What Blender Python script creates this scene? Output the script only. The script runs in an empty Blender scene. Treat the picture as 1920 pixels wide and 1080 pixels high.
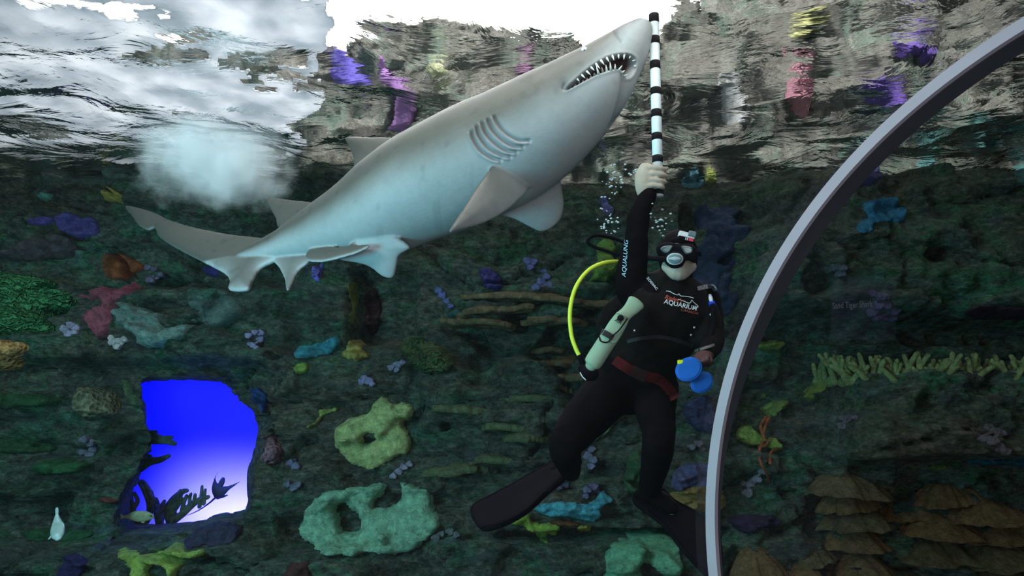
import bpy, bmesh, math, random
import numpy as np
from mathutils import Vector, Matrix
from mathutils.bvhtree import BVHTree
from mathutils.kdtree import KDTree

random.seed(7)
RNG = np.random.default_rng(11)
scene = bpy.context.scene
COL = scene.collection

# ------------------------------------------------------------------ camera
CZ = 1.6                       # eye height above the tunnel floor
WL = 2.3                       # water level above the eye
PITCH = math.radians(12.0)
LENS = 26.0
F = 1920 * LENS / 36.0
CAM = np.array([0.0, 0.0, CZ])
YC = np.array([0, math.cos(PITCH), math.sin(PITCH)])
ZC = np.array([0, -math.sin(PITCH), math.cos(PITCH)])
XC = np.array([1.0, 0, 0])

cd = bpy.data.cameras.new('camera')
cam = bpy.data.objects.new('camera', cd)
COL.objects.link(cam)
cam.location = CAM
cam.rotation_euler = (math.pi / 2 + PITCH, 0, 0)
cd.lens = LENS
cd.sensor_width = 36
cd.clip_start = 0.02
scene.camera = cam

def ray(u, v):
    return XC * ((u - 960) / F) + YC + ZC * ((540 - v) / F)

def P(u, v, Y):
    d = ray(u, v)
    return CAM + d * (Y / d[1])

def proj(pts):
    q = np.asarray(pts, float) - CAM
    dep = q @ YC
    return 960 + F * (q @ XC) / dep, 540 - F * (q @ ZC) / dep, dep

def px2m(Y_pt):
    return float((np.asarray(Y_pt) - CAM) @ YC) / F

# ------------------------------------------------------------------ noise
def _h(ix, iy, s):
    ix = ix.astype(np.int64); iy = iy.astype(np.int64)
    n = (ix * 374761393 + iy * 668265263 + s * 1442695041) & 0xFFFFFFFF
    n = ((n ^ (n >> 13)) * 1274126177) & 0xFFFFFFFF
    n = (n ^ (n >> 16)) & 0xFFFFFFFF
    return n / 4294967295.0 * 2 - 1

def vn(x, y, s=0):
    x = np.asarray(x, float); y = np.asarray(y, float)
    ix = np.floor(x); iy = np.floor(y)
    fx = x - ix; fy = y - iy
    fx = fx * fx * fx * (fx * (fx * 6 - 15) + 10); fy = fy * fy * fy * (fy * (fy * 6 - 15) + 10)
    a = _h(ix, iy, s); b = _h(ix + 1, iy, s); c = _h(ix, iy + 1, s); d = _h(ix + 1, iy + 1, s)
    return (a + (b - a) * fx) * (1 - fy) + (c + (d - c) * fx) * fy

def fbm(x, y, s=0, o=4, g=0.5):
    t = 0; a = 1.0; k = 0
    x = np.asarray(x, float); y = np.asarray(y, float)
    for i in range(o):
        t = t + a * vn(x + 17.3 * i, y - 9.1 * i, s + i); k += a
        a *= g; x = x * 2.03; y = y * 2.03
    return t / k

def ss(a, b, x):
    t = np.clip((x - a) / (b - a), 0, 1)
    return t * t * (3 - 2 * t)

def worley(x, y, s=0):
    ix = np.floor(x); iy = np.floor(y); f1 = np.full(np.shape(x), 9.0); f2 = f1.copy(); val = np.zeros(np.shape(x))
    for a in (-1, 0, 1):
        for b in (-1, 0, 1):
            cx, cy = ix + a, iy + b
            d = np.hypot(cx + 0.5 + 0.42 * _h(cx, cy, s) - x, cy + 0.5 + 0.42 * _h(cx, cy, s + 5) - y)
            n = d < f1
            f2 = np.where(n, f1, np.minimum(f2, d)); val = np.where(n, _h(cx, cy, s + 9), val); f1 = np.where(n, d, f1)
    return f1, f2, val

# ------------------------------------------------------------------ materials
def newmat(name):
    m = bpy.data.materials.new(name); m.use_nodes = True
    nt = m.node_tree; nt.nodes.clear()
    out = nt.nodes.new('ShaderNodeOutputMaterial')
    return m, nt, out

def N(nt, t, **kw):
    n = nt.nodes.new(t)
    for k, v in kw.items():
        setattr(n, k, v)
    return n

def lin(c):
    return tuple(((x / 255) / 12.92 if x / 255 <= 0.04045 else ((x / 255 + 0.055) / 1.055) ** 2.4) for x in c)

MATS = {}
def solid(name, col, rough=0.6, metal=0.0, bump=0.0, bscale=60, var=0.15, vscale=8, spec=0.15, emit=0):
    if name in MATS: return MATS[name]
    m, nt, out = newmat(name)
    b = N(nt, 'ShaderNodeBsdfPrincipled')
    tc = N(nt, 'ShaderNodeTexCoord')
    n = N(nt, 'ShaderNodeTexNoise'); n.inputs['Scale'].default_value = vscale; n.inputs['Detail'].default_value = 5
    r = N(nt, 'ShaderNodeValToRGB')
    r.color_ramp.elements[0].position = 0.3; r.color_ramp.elements[1].position = 0.7
    r.color_ramp.elements[0].color = tuple(c * (1 - var) for c in col) + (1,)
    r.color_ramp.elements[1].color = tuple(min(1, c * (1 + var)) for c in col) + (1,)
    nt.links.new(tc.outputs['Object'], n.inputs['Vector'])
    nt.links.new(n.outputs['Fac'], r.inputs['Fac'])
    nt.links.new(r.outputs['Color'], b.inputs['Base Color'])
    b.inputs['Roughness'].default_value = rough; b.inputs['Metallic'].default_value = metal
    b.inputs['Specular IOR Level'].default_value = spec
    if bump:
        n2 = N(nt, 'ShaderNodeTexNoise'); n2.inputs['Scale'].default_value = bscale; n2.inputs['Detail'].default_value = 3
        bp = N(nt, 'ShaderNodeBump'); bp.inputs['Strength'].default_value = bump; bp.inputs['Distance'].default_value = 0.01
        nt.links.new(tc.outputs['Object'], n2.inputs['Vector'])
        nt.links.new(n2.outputs['Fac'], bp.inputs['Height']); nt.links.new(bp.outputs['Normal'], b.inputs['Normal'])
    nt.links.new(b.outputs[0], out.inputs[0])
    MATS[name] = m
    return m

GAIN = 2.0     # photo colour (as lit) -> albedo of what grows on the rock
def coral(rgb, kind='pit', gain=None, dark=0.38):
    key = ('coral', rgb, kind, gain, dark)
    if key in MATS: return MATS[key]
    g = GAIN if gain is None else gain
    col = [c * g for c in lin(rgb)]; lum = 0.3 * col[0] + 0.6 * col[1] + 0.1 * col[2]
    col = tuple(min(0.75, c * 0.84 + lum * 0.16) for c in col)
    m, nt, out = newmat('coral_skin')
    b = N(nt, 'ShaderNodeBsdfPrincipled'); b.inputs['Roughness'].default_value = 0.85; b.inputs['Specular IOR Level'].default_value = 0.15
    tc = N(nt, 'ShaderNodeTexCoord')
    n = N(nt, 'ShaderNodeTexNoise'); n.inputs['Scale'].default_value = 14; n.inputs['Detail'].default_value = 9; n.inputs['Roughness'].default_value = 0.82
    nt.links.new(tc.outputs['Object'], n.inputs['Vector'])
    r = N(nt, 'ShaderNodeValToRGB'); e = r.color_ramp.elements
    e[0].position = 0.36; e[1].position = 0.62
    e[0].color = tuple(c * dark for c in col) + (1,); e[1].color = tuple(min(0.8, c * 1.25) for c in col) + (1,)
    nt.links.new(n.outputs['Fac'], r.inputs['Fac'])
    colout = r.outputs['Color']
    if kind == 'brain':
        t = N(nt, 'ShaderNodeTexWave'); t.inputs['Scale'].default_value = 7; t.inputs['Distortion'].default_value = 11
        t.inputs['Detail'].default_value = 2; t.inputs['Detail Scale'].default_value = 2.2
        t.bands_direction = 'Z'
        hgt = t.outputs['Fac']; st, ds = 1.0, 0.03
    elif kind == 'cell':
        t = N(nt, 'ShaderNodeTexVoronoi'); t.inputs['Scale'].default_value = 26
        hgt = t.outputs['Distance']; st, ds = 0.9, 0.02
    else:
        t = N(nt, 'ShaderNodeTexNoise'); t.inputs['Scale'].default_value = 34; t.inputs['Detail'].default_value = 7; t.inputs['Roughness'].default_value = 0.75
        hgt = t.outputs['Fac']; st, ds = 1.0, 0.045
    nt.links.new(tc.outputs['Object'], t.inputs['Vector'])
    bp = N(nt, 'ShaderNodeBump'); bp.inputs['Strength'].default_value = st; bp.inputs['Distance'].default_value = ds
    nt.links.new(hgt, bp.inputs['Height']); nt.links.new(bp.outputs['Normal'], b.inputs['Normal'])
    if kind in ('brain', 'cell'):
        mx = N(nt, 'ShaderNodeMix', data_type='RGBA', blend_type='MULTIPLY'); mx.inputs[0].default_value = 0.75
        r2 = N(nt, 'ShaderNodeValToRGB'); r2.color_ramp.elements[0].color = (0.25, 0.25, 0.25, 1); r2.color_ramp.elements[0].position = 0.15; r2.color_ramp.elements[1].position = 0.6
        nt.links.new(hgt, r2.inputs['Fac'])
        nt.links.new(colout, mx.inputs[6]); nt.links.new(r2.outputs['Color'], mx.inputs[7])
        colout = mx.outputs[2]
    nt.links.new(colout, b.inputs['Base Color'])
    nt.links.new(b.outputs[0], out.inputs[0])
    MATS[key] = m
    return m

# ------------------------------------------------------------------ mesh helpers
class G:
    """a bag of geometry: verts (list of 3-vectors) and faces"""
    def __init__(s): s.v = []; s.f = []
    def add(s, v, f):
        o = len(s.v); s.v.extend([tuple(map(float, p)) for p in v]); s.f.extend([tuple(i + o for i in q) for q in f]); return s

WLOC = {}
def mk(name, g, mat, parent=None, label=None, cat=None, group=None, kind=None, smooth=True, recalc=True, origin=None):
    v = np.array(g.v, float)
    if parent is None:
        c = np.array([(v[:, 0].min() + v[:, 0].max()) / 2, (v[:, 1].min() + v[:, 1].max()) / 2, v[:, 2].min()]) if origin is None else np.array(origin, float)
    else:
        c = v.mean(0)
    me = bpy.data.meshes.new(name)
    me.from_pydata([tuple(p) for p in (v - c)], [], g.f)
    if recalc:
        bm = bmesh.new(); bm.from_mesh(me); bmesh.ops.recalc_face_normals(bm, faces=bm.faces); bm.to_mesh(me); bm.free()
    if smooth:
        me.shade_smooth()
    if mat: me.materials.append(mat)
    o = bpy.data.objects.new(name, me); COL.objects.link(o)
    WLOC[o.name] = c
    if parent is None: o.location = c
    else:
        o.parent = parent; o.location = c - WLOC[parent.name]
    tag(o, label, cat, group, kind)
    return o

def tag(o, label=None, cat=None, group=None, kind=None):
    if label: o['label'] = label
    if cat: o['category'] = cat
    if group: o['group'] = group
    if kind: o['kind'] = kind

def empty(name, loc, label, cat, group=None):
    o = bpy.data.objects.new(name, None); COL.objects.link(o)
    o.location = loc; WLOC[o.name] = np.array(loc, float)
    o.empty_display_size = 0.1
    tag(o, label, cat, group)
    return o

def catmull(pts, n, closed=False):
    p = np.array(pts, float); m = len(p)
    out = []
    segs = m if closed else m - 1
    for i in range(segs):
        if closed:
            a, b, c, d = p[(i - 1) % m], p[i], p[(i + 1) % m], p[(i + 2) % m]
        else:
            b, c = p[i], p[i + 1]
            a = p[i - 1] if i > 0 else 2 * b - c
            d = p[i + 2] if i + 2 < m else 2 * c - b
        for k in range(n):
            t = k / n
            out.append(0.5 * ((2 * b) + (c - a) * t + (2 * a - 5 * b + 4 * c - d) * t * t + (3 * b - a - 3 * c + d) * t ** 3))
    if not closed: out.append(p[-1])
    return np.array(out)

def nrm(a):
    a = np.asarray(a, float); return a / (np.linalg.norm(a) + 1e-12)

def tube(pts, ra, rb=None, seg=16, aref=None, caps=True, round_caps=True):
    """swept ellipse; ra along the 'a' axis (nearest to aref), rb across"""
    p = np.array(pts, float); n = len(p)
    ra = np.broadcast_to(np.array(ra, float), (n,)).copy()
    rb = ra.copy() if rb is None else np.broadcast_to(np.array(rb, float), (n,)).copy()
    g = G(); rings = []
    T = np.gradient(p, axis=0)
    T = T / (np.linalg.norm(T, axis=1, keepdims=True) + 1e-12)
    a = None
    def ringat(c, t, A, x, y):
        Bv = np.cross(t, A)
        th = np.linspace(0, 2 * math.pi, seg, endpoint=False)
        return [c + A * math.cos(q) * x + Bv * math.sin(q) * y for q in th]
    frames = []
    for i in range(n):
        t = T[i]
        if aref is not None: A = np.array(aref, float)
        elif a is None: A = np.array([1, 0, 0.]) if abs(t[0]) < 0.8 else np.array([0, 0, 1.])
        else: A = a
        A = A - t * (A @ t); A = nrm(A); a = A
        frames.append((t, A))
    rr = []
    if caps and round_caps:
        t, A = frames[0]
        for k in (0.98, 0.8, 0.5):
            s = math.sqrt(1 - k * k); rr.append((p[0] - t * k * min(ra[0], rb[0]), t, A, ra[0] * s, rb[0] * s))
    for i in range(n): rr.append((p[i], *frames[i], ra[i], rb[i]))
    if caps and round_caps:
        t, A = frames[-1]
        for k in (0.5, 0.8, 0.98):
            s = math.sqrt(1 - k * k); rr.append((p[-1] + t * k * min(ra[-1], rb[-1]), t, A, ra[-1] * s, rb[-1] * s))
    V = []
    for r in rr: V += ringat(*r)
    Fc = []
    m = len(rr)
    for i in range(m - 1):
        for j in range(seg):
            k = (j + 1) % seg
            Fc.append((i * seg + j, i * seg + k, (i + 1) * seg + k, (i + 1) * seg + j))
    if caps:
        Fc.append(tuple(range(seg - 1, -1, -1))); Fc.append(tuple((m - 1) * seg + j for j in range(seg)))
    return g.add(V, Fc)

def merge(*gs):
    g = G()
    for q in gs: g.add(q.v, q.f)
    return g

def ball(c, r, seg=14, rings=9):
    r = np.broadcast_to(np.array(r, float), (3,))
    V = []; Fc = []
    for i in range(rings + 1):
        th = math.pi * i / rings
        for j in range(seg):
            ph = 2 * math.pi * j / seg
            V.append(np.array(c) + r * np.array([math.sin(th) * math.cos(ph), math.sin(th) * math.sin(ph), math.cos(th)]))
    for i in range(rings):
        for j in range(seg):
            k = (j + 1) % seg
            Fc.append((i * seg + j, (i + 1) * seg + j, (i + 1) * seg + k, i * seg + k))
    g = G().add(V, Fc)
    return weld(g)

def weld(g, d=1e-5):
    bm = bmesh.new()
    vs = [bm.verts.new(p) for p in g.v]
    for f in g.f:
        try: bm.faces.new([vs[i] for i in f])
        except ValueError: pass
    bmesh.ops.remove_doubles(bm, verts=bm.verts, dist=d)
    bm.verts.index_update()
    o = G(); o.v = [tuple(v.co) for v in bm.verts]; o.f = [tuple(v.index for v in f.verts) for f in bm.faces]
    bm.free(); return o

def box(c, s, R=None, bev=0.0):
    bm = bmesh.new(); bmesh.ops.create_cube(bm, size=1)
    bmesh.ops.scale(bm, vec=s, verts=bm.verts)
    if bev: bmesh.ops.bevel(bm, geom=list(bm.edges), offset=bev, segments=2, affect='EDGES', profile=0.5)
    g = G(); bm.verts.index_update()
    R = np.eye(3) if R is None else np.array(R)
    g.v = [tuple(np.array(c) + R @ np.array(v.co)) for v in bm.verts]; g.f = [tuple(v.index for v in f.verts) for f in bm.faces]
    bm.free(); return g

def in_poly(x, y, poly):
    x = np.asarray(x); y = np.asarray(y)
    r = np.zeros(x.shape, bool); n = len(poly); j = n - 1
    for i in range(n):
        xi, yi = poly[i]; xj, yj = poly[j]
        c = ((yi > y) != (yj > y)) & (x < (xj - xi) * (y - yi) / (yj - yi + 1e-15) + xi)
        r ^= c; j = i
    return r

def near_edge(x, y, poly, closed=True):
    """distance to a polygon outline and the closest point on it"""
    best = np.full(x.shape, 1e9); bx = x.copy(); by = y.copy(); n = len(poly)
    for i in range(n if closed else n - 1):
        ax, ay = poly[i]; cx, cy = poly[(i + 1) % n]
        dx, dy = cx - ax, cy - ay; L = dx * dx + dy * dy + 1e-15
        t = np.clip(((x - ax) * dx + (y - ay) * dy) / L, 0, 1)
        px, py = ax + t * dx, ay + t * dy
        d = np.hypot(x - px, y - py); m = d < best
        best = np.where(m, d, best); bx = np.where(m, px, bx); by = np.where(m, py, by)
    return best, bx, by

def fill(poly, res, holes=()):
    """quads filling a 2-D polygon: returns x, z, depth-inside d and quads"""
    poly = np.array(poly); lo = poly.min(0) - res * 1.5; hi = poly.max(0) + res * 1.5
    nx = int((hi[0] - lo[0]) / res) + 2; nz = int((hi[1] - lo[1]) / res) + 2
    X, Z = np.meshgrid(lo[0] + np.arange(nx) * res, lo[1] + np.arange(nz) * res, indexing='ij')
    X = X.ravel(); Z = Z.ravel()
    ins = in_poly(X, Z, poly); d, bx, bz = near_edge(X, Z, poly)
    for h in holes:
        h = np.array(h); ins &= ~in_poly(X, Z, h)
        d2, hx, hz = near_edge(X, Z, h); m = d2 < d
        d = np.where(m, d2, d); bx = np.where(m, hx, bx); bz = np.where(m, hz, bz)
    snap = (~ins) & (d < 0.72 * res)
    ok = ins | snap
    X = np.where(snap, bx, X); Z = np.where(snap, bz, Z); d = np.where(snap, 0, d)
    ix = -np.ones(nx * nz, int); Q = []
    okg = ok.reshape(nx, nz)
    cell = okg[:-1, :-1] & okg[1:, :-1] & okg[1:, 1:] & okg[:-1, 1:]
    I, J = np.nonzero(cell)
    quad = np.stack([I * nz + J, (I + 1) * nz + J, (I + 1) * nz + J + 1, I * nz + J + 1], 1)
    used = np.unique(quad)
    ix[used] = np.arange(len(used))
    quad = ix[quad]
    cnt = {}
    for q in quad:
        for k in range(4):
            e = (q[k], q[(k + 1) % 4]); e = (min(e), max(e)); cnt[e] = cnt.get(e, 0) + 1
    bd = np.zeros(len(used), bool)
    for (a, b), c in cnt.items():
        if c == 1: bd[a] = bd[b] = True
    return X[used], Z[used], d[used], [tuple(q) for q in quad], bd

def prof(d, w):
    t = np.clip(d / w, 0, 1)
    return np.sqrt(np.clip(1 - (1 - t) ** 2, 0, 1))

# ------------------------------------------------------------------ the rock wall as a height field y(x, z)
WINDOW = [(262, 716), (300, 706), (380, 703), (450, 712), (462, 730), (478, 752), (505, 780), (508, 800), (492, 850), (478, 880),
          (470, 930), (455, 972), (400, 982), (345, 1000), (300, 1002), (236, 998), (233, 950), (236, 905), (258, 890), (270, 860), (283, 842), (276, 800), (268, 772), (266, 748)]
BLOCKS = [  # u0, u1, v0, v1, amount towards the viewer, softness u, softness v
    (-400, 545, 548, 690, 0.30, 60, 26), (-400, 225, 735, 830, 0.16, 50, 22), (-400, 225, 862, 925, 0.14, 50, 18),
    (-400, 700, 1008, 1400, 0.26, 60, 20), (560, 690, 260, 345, 0.30, 60, 30),
    (648, 772, 505, 632, -0.45, 30, 30), (520, 880, 660, 745, 0.16, 60, 22),
    (830, 1170, 545, 620, 0.20, 60, 18), (940, 1160, 690, 735, 0.16, 50, 16), (800, 1080, 740, 800, 0.18, 60, 20),
    (960, 1345, 690, 985, 0.16, 60, 16), (940, 1345, 986, 1004, -0.25, 40, 8), (830, 1345, 1006, 1400, 0.18, 50, 14),
    (1400, 2400, 330, 592, 0.34, 60, 22), (1380, 2400, 606, 650, -0.28, 50, 14), (1545, 2600, 706, 858, 0.52, 40, 10),
    (1500, 2600, 872, 1400, -0.08, 40, 10), (1365, 1500, 930, 1400, 0.12, 40, 30),
]
HOLES = [(1722, 492, 34, 13, 0.35), (1298, 405, 26, 34, 0.3), (1405, 405, 30, 16, 0.25), (1395, 485, 34, 16, 0.25), (1505, 540, 30, 45, 0.3), (325, 530, 24, 16, 0.3),
         (330, 590, 45, 22, 0.3), (980, 610, 22, 26, 0.25), (120, 590, 34, 22, 0.2), (150, 965, 26, 20, 0.2), (250, 835, 34, 24, 0.2), (833, 805, 10, 9, 0.2), (1465, 925, 22, 12, 0.2)]

def wall_y(x, z):
    x = np.asarray(x, float); z = np.asarray(z, float)
    zz = z - CZ
    q = np.stack([x, np.full(x.shape, 6.1), z], -1)
    u, v, _ = proj(q)
    u = u + 26 * fbm(x * 1.6, z * 1.6, 5, 4); v = v + 16 * fbm(x * 1.3, z * 2.2, 9, 4)
    y = 6.25 - 0.14 * np.clip(WL - zz, 0, 5) - 0.05 * np.clip(zz - WL, 0, 5)
    for (u0, u1, v0, v1, a, su, sv) in BLOCKS:
        y = y - a * ss(u0 - su / 2, u0 + su / 2, u) * (1 - ss(u1 - su / 2, u1 + su / 2, u)) * ss(v0 - sv / 2, v0 + sv / 2, v) * (1 - ss(v1 - sv / 2, v1 + sv / 2, v))
    for (hu, hv, rx, ry, a) in HOLES:
        r = np.hypot((u - hu) / rx, (v - hv) / ry)
        y = y + a * (1 - ss(0.5, 1.15, r))
    low = 1 - ss(WL + 0.0, WL + 0.4, zz)
    y = y - 0.16 * fbm(x * 0.8, z * 2.6, 21, 4) - 0.13 * fbm(x * 1.9, z * 2.2, 33, 4) - 0.05 * fbm(x * 7, z * 8, 41, 4) - 0.022 * np.abs(fbm(x * 18, z * 20, 51, 3))
    rg = 1 - np.abs(fbm(x * 2.6 + 3, z * 5.2, 121, 4)) * 2.2
    y = y - 0.09 * np.clip(rg, 0, 1) ** 2 - 0.05 * fbm(x * 4.2, z * 6.5, 131, 3)
    f1, f2, cv = worley(x * 1.15 + 0.5 * fbm(x * 1.5, z * 1.5, 141, 3), z * 2.5 + 0.6 * fbm(x * 1.2, z * 1.6, 151, 3), 161)
    edge_ = f2 - f1
    y = y - 0.10 * cv * ss(0.0, 0.10, edge_) + 0.09 * (1 - ss(0.0, 0.13, edge_))
    st = (z * 7 + 1.6 * fbm(x * 1.1, z * 1.1, 61, 3))
    y = y - 0.035 * (st - np.floor(st)) * ss(-0.2, 0.3, fbm(x * 0.9, z * 1.4, 71, 3))
    return y

def onwall_many(uv, off=0.0):
    uv = np.array(uv, float)
    d = XC[None] * ((uv[:, :1] - 960) / F) + YC[None] + ZC[None] * ((540 - uv[:, 1:2]) / F)
    Y = np.full(len(uv), 6.0)
    for _ in range(11):
        p = CAM + d * (Y / d[:, 1])[:, None]; Y = 0.5 * Y + 0.5 * wall_y(p[:, 0], p[:, 2])
    return CAM + d * ((Y - off) / d[:, 1])[:, None]

def onwall(u, v, off=0.0): return onwall_many([(u, v)], off)[0]

def nominal_many(uv): return onwall_many(uv)[:, [0, 2]]
def nominal(u, v): return tuple(nominal_many([(u, v)])[0])

ROCK = None
def rock_material():
    m, nt, out = newmat('painted_rock')
    b = N(nt, 'ShaderNodeBsdfPrincipled'); b.inputs['Roughness'].default_value = 0.9; b.inputs['Specular IOR Level'].default_value = 0.12
    tc = N(nt, 'ShaderNodeTexCoord')
    def noise(sc, det=8, rough=0.65, dist=0.0):
        mp = N(nt, 'ShaderNodeMapping'); mp.inputs['Scale'].default_value = (1, 1, 1.9)
        n = N(nt, 'ShaderNodeTexNoise'); n.inputs['Scale'].default_value = sc; n.inputs['Detail'].default_value = det; n.inputs['Roughness'].default_value = rough; n.inputs['Distortion'].default_value = dist
        nt.links.new(tc.outputs['Object'], mp.inputs['Vector']); nt.links.new(mp.outputs[0], n.inputs['Vector']); return n
    def ramp(src, stops):
        r = N(nt, 'ShaderNodeValToRGB'); e = r.color_ramp.elements
        e[0].position, e[0].color = stops[0][0], stops[0][1] + (1,)
        e[1].position, e[1].color = stops[-1][0], stops[-1][1] + (1,)
        for p, c in stops[1:-1]:
            k = e.new(p); k.color = c + (1,)
        nt.links.new(src, r.inputs['Fac']); return r
    def mix(f, a, c, mode='MIX'):
        x = N(nt, 'ShaderNodeMix', data_type='RGBA', blend_type=mode)
        if isinstance(f, float): x.inputs[0].default_value = f
        else: nt.links.new(f, x.inputs[0])
        nt.links.new(a, x.inputs[6]); nt.links.new(c, x.inputs[7]); return x.outputs[2]
    n1 = noise(1.7, 9, 0.7, 0.4); n2 = noise(5.5, 9, 0.72); n3 = noise(0.6, 4)
    base = ramp(n1.outputs['Fac'], [(0.30, (0.020, 0.030, 0.024)), (0.42, (0.038, 0.085, 0.056)), (0.50, (0.085, 0.130, 0.105)), (0.57, (0.034, 0.150, 0.072)), (0.64, (0.070, 0.165, 0.150)), (0.74, (0.050, 0.080, 0.110))])
    brown = ramp(n2.outputs['Fac'], [(0.30, (0.026, 0.024, 0.018)), (0.5, (0.090, 0.088, 0.062)), (0.72, (0.150, 0.160, 0.125))])
    f3 = ramp(n3.outputs['Fac'], [(0.42, (0, 0, 0)), (0.62, (0.75, 0.75, 0.75))])
    c = mix(f3.outputs['Color'], base.outputs['Color'], brown.outputs['Color'])
    n4 = noise(13, 8, 0.8)
    sp = ramp(n4.outputs['Fac'], [(0.38, (0.30, 0.30, 0.30)), (0.52, (1, 1, 1)), (0.66, (2.0, 2.05, 1.95))])
    c = mix(1.0, c, sp.outputs['Color'], 'MULTIPLY')
    gm = N(nt, 'ShaderNodeMix', data_type='RGBA', blend_type='MULTIPLY'); gm.inputs[0].default_value = 1.0; gm.inputs[7].default_value = (1.24, 1.08, 1.14, 1); gm.clamp_result = False
    nt.links.new(c, gm.inputs[6]); c = gm.outputs[2]
    n7 = noise(2.6, 7, 0.7, 0.8)
    sl = ramp(n7.outputs['Fac'], [(0.54, (0, 0, 0)), (0.66, (0.8, 0.8, 0.8))])
    slate = ramp(n2.outputs['Fac'], [(0.35, (0.026, 0.034, 0.042)), (0.65, (0.098, 0.122, 0.130))])
    c = mix(sl.outputs['Color'], c, slate.outputs['Color'])
    # dry rock above the water line is paler
    sx = N(nt, 'ShaderNodeSeparateXYZ'); nt.links.new(tc.outputs['Object'], sx.inputs[0])
    mr = N(nt, 'ShaderNodeMapRange'); mr.inputs['From Min'].default_value = WL + CZ - 0.05; mr.inputs['From Max'].default_value = WL + CZ + 0.12
    nt.links.new(sx.outputs['Z'], mr.inputs['Value'])
    n5 = noise(2.3, 9, 0.75)
    dry = ramp(n5.outputs['Fac'], [(0.30, (0.13, 0.13, 0.12)), (0.43, (0.28, 0.262, 0.235)), (0.52, (0.33, 0.325, 0.285)), (0.60, (0.215, 0.31, 0.25)), (0.72, (0.39, 0.345, 0.345))])
    dryc = mix(0.7, dry.outputs['Color'], sp.outputs['Color'], 'MULTIPLY')
    c = mix(mr.outputs[0], c, dryc)
    nt.links.new(c, b.inputs['Base Color'])
    n6 = noise(24, 8, 0.7)
    bp = N(nt, 'ShaderNodeBump'); bp.inputs['Strength'].default_value = 1.0; bp.inputs['Distance'].default_value = 0.08
    nt.links.new(n6.outputs['Fac'], bp.inputs['Height']); nt.links.new(bp.outputs['Normal'], b.inputs['Normal'])
    nt.links.new(b.outputs[0], out.inputs[0])
    return m
ROCK = rock_material()

def build_wall():
    step = 0.03
    xs = np.arange(-7.2, 7.2, step); zs = np.arange(CZ - 2.0, CZ + 6.2, step)
    X, Z = np.meshgrid(xs, zs, indexing='ij')
    Y = wall_y(X.ravel(), Z.ravel()).reshape(X.shape)
    nx, nz = X.shape
    win = nominal_many(WINDOW)
    win = catmull(win, 4, True)
    fx, fz = X.ravel().copy(), Z.ravel().copy()
    ins = in_poly(fx, fz, win); d, bx, bz = near_edge(fx, fz, win)
    # snap the ring of vertices beside the opening to its outline
    snap = ins & (d < 0.72 * step)
    fx = np.where(snap, bx, fx); fz = np.where(snap, bz, fz)
    inside = ins & ~snap
    # crest of the rock above the water
    u, _, _ = proj(np.stack([fx, np.full(fx.shape, 6.1), fz], -1))
    up = (fx / 6.25) * F + 960
    top = WL + CZ + np.interp(up, [-600, 300, 568, 596, 800, 1000, 1180, 1260, 1300, 1400, 1460, 2600], [0.95, 0.95, 1.0, 1.05, 1.25, 1.1, 0.9, 1.0, 1.35, 1.45, 3.5, 3.7]) + 0.25 * fbm(fx * 1.7, fx * 0 + 3.3, 81, 4)
    bad = inside | (fz > top)
    Yf = wall_y(fx, fz)
    okg = (~bad).reshape(nx, nz)
    cell = okg[:-1, :-1] & okg[1:, :-1] & okg[1:, 1:] & okg[:-1, 1:]
    I, J = np.nonzero(cell)
    quad = np.stack([I * nz + J, (I + 1) * nz + J, (I + 1) * nz + J + 1, I * nz + J + 1], 1)
    used = np.unique(quad); ix = -np.ones(nx * nz, int); ix[used] = np.arange(len(used)); quad = ix[quad]
    V = np.stack([fx, Yf, fz], 1)[used]
    cnt = {}
    for q in quad.tolist():
        for k in range(4):
            a, b = q[k], q[(k + 1) % 4]
            e = (a, b) if a < b else (b, a)
            cnt[e] = cnt.get(e, 0) + 1
    Vl = V.tolist(); Fl = [tuple(q) for q in quad.tolist()]
    # give the opening and the crest their thickness: run the boundary back
    back = {}
    for (a, b), c in cnt.items():
        if c != 1: continue
        for i in (a, b):
            if i not in back:
                p = V[i]; crest = p[2] > CZ + WL
                back[i] = len(Vl)
                cw = np.array([win[:, 0].mean(), win[:, 1].mean()])
                if crest: Vl.append([p[0], p[1] + 1.2, p[2] + 0.1])
                else:
                    sc_ = 0.97
                    Vl.append([cw[0] + (p[0] - cw[0]) * sc_ - 0.20, 6.35 + 0.05 * math.sin(p[0] * 40), cw[1] + (p[2] - cw[1]) * sc_])
        Fl.append((a, b, back[b], back[a]))
    g = G(); g.v = [tuple(p) for p in Vl]; g.f = Fl
    o = mk('wall_back', g, ROCK, kind='structure', origin=(0, 0, 0), label='rugged dark green artificial rock wall at the back of the tank')
    return o
wall_back = build_wall()

# ------------------------------------------------------------------ growths on the rock
def refracted(uv):
    """wall points seen at uv through the water surface"""
    out = []
    n_ = 1.06
    for u, v in uv:
        d = nrm(ray(u, v)); h = math.hypot(d[0], d[1]); c = min(0.9995, n_ * h)
        q = CAM + d * (WL / d[2]); e = np.array([d[0] / h * c, d[1] / h * c, math.sqrt(1 - c * c)])
        Y = 5.9
        for _ in range(8):
            p = q + e * ((Y - q[1]) / e[1]); Y = 0.5 * Y + 0.5 * float(wall_y(p[:1], p[2:])[0])
        out.append((p[0], p[2]))
    return np.array(out)

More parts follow.
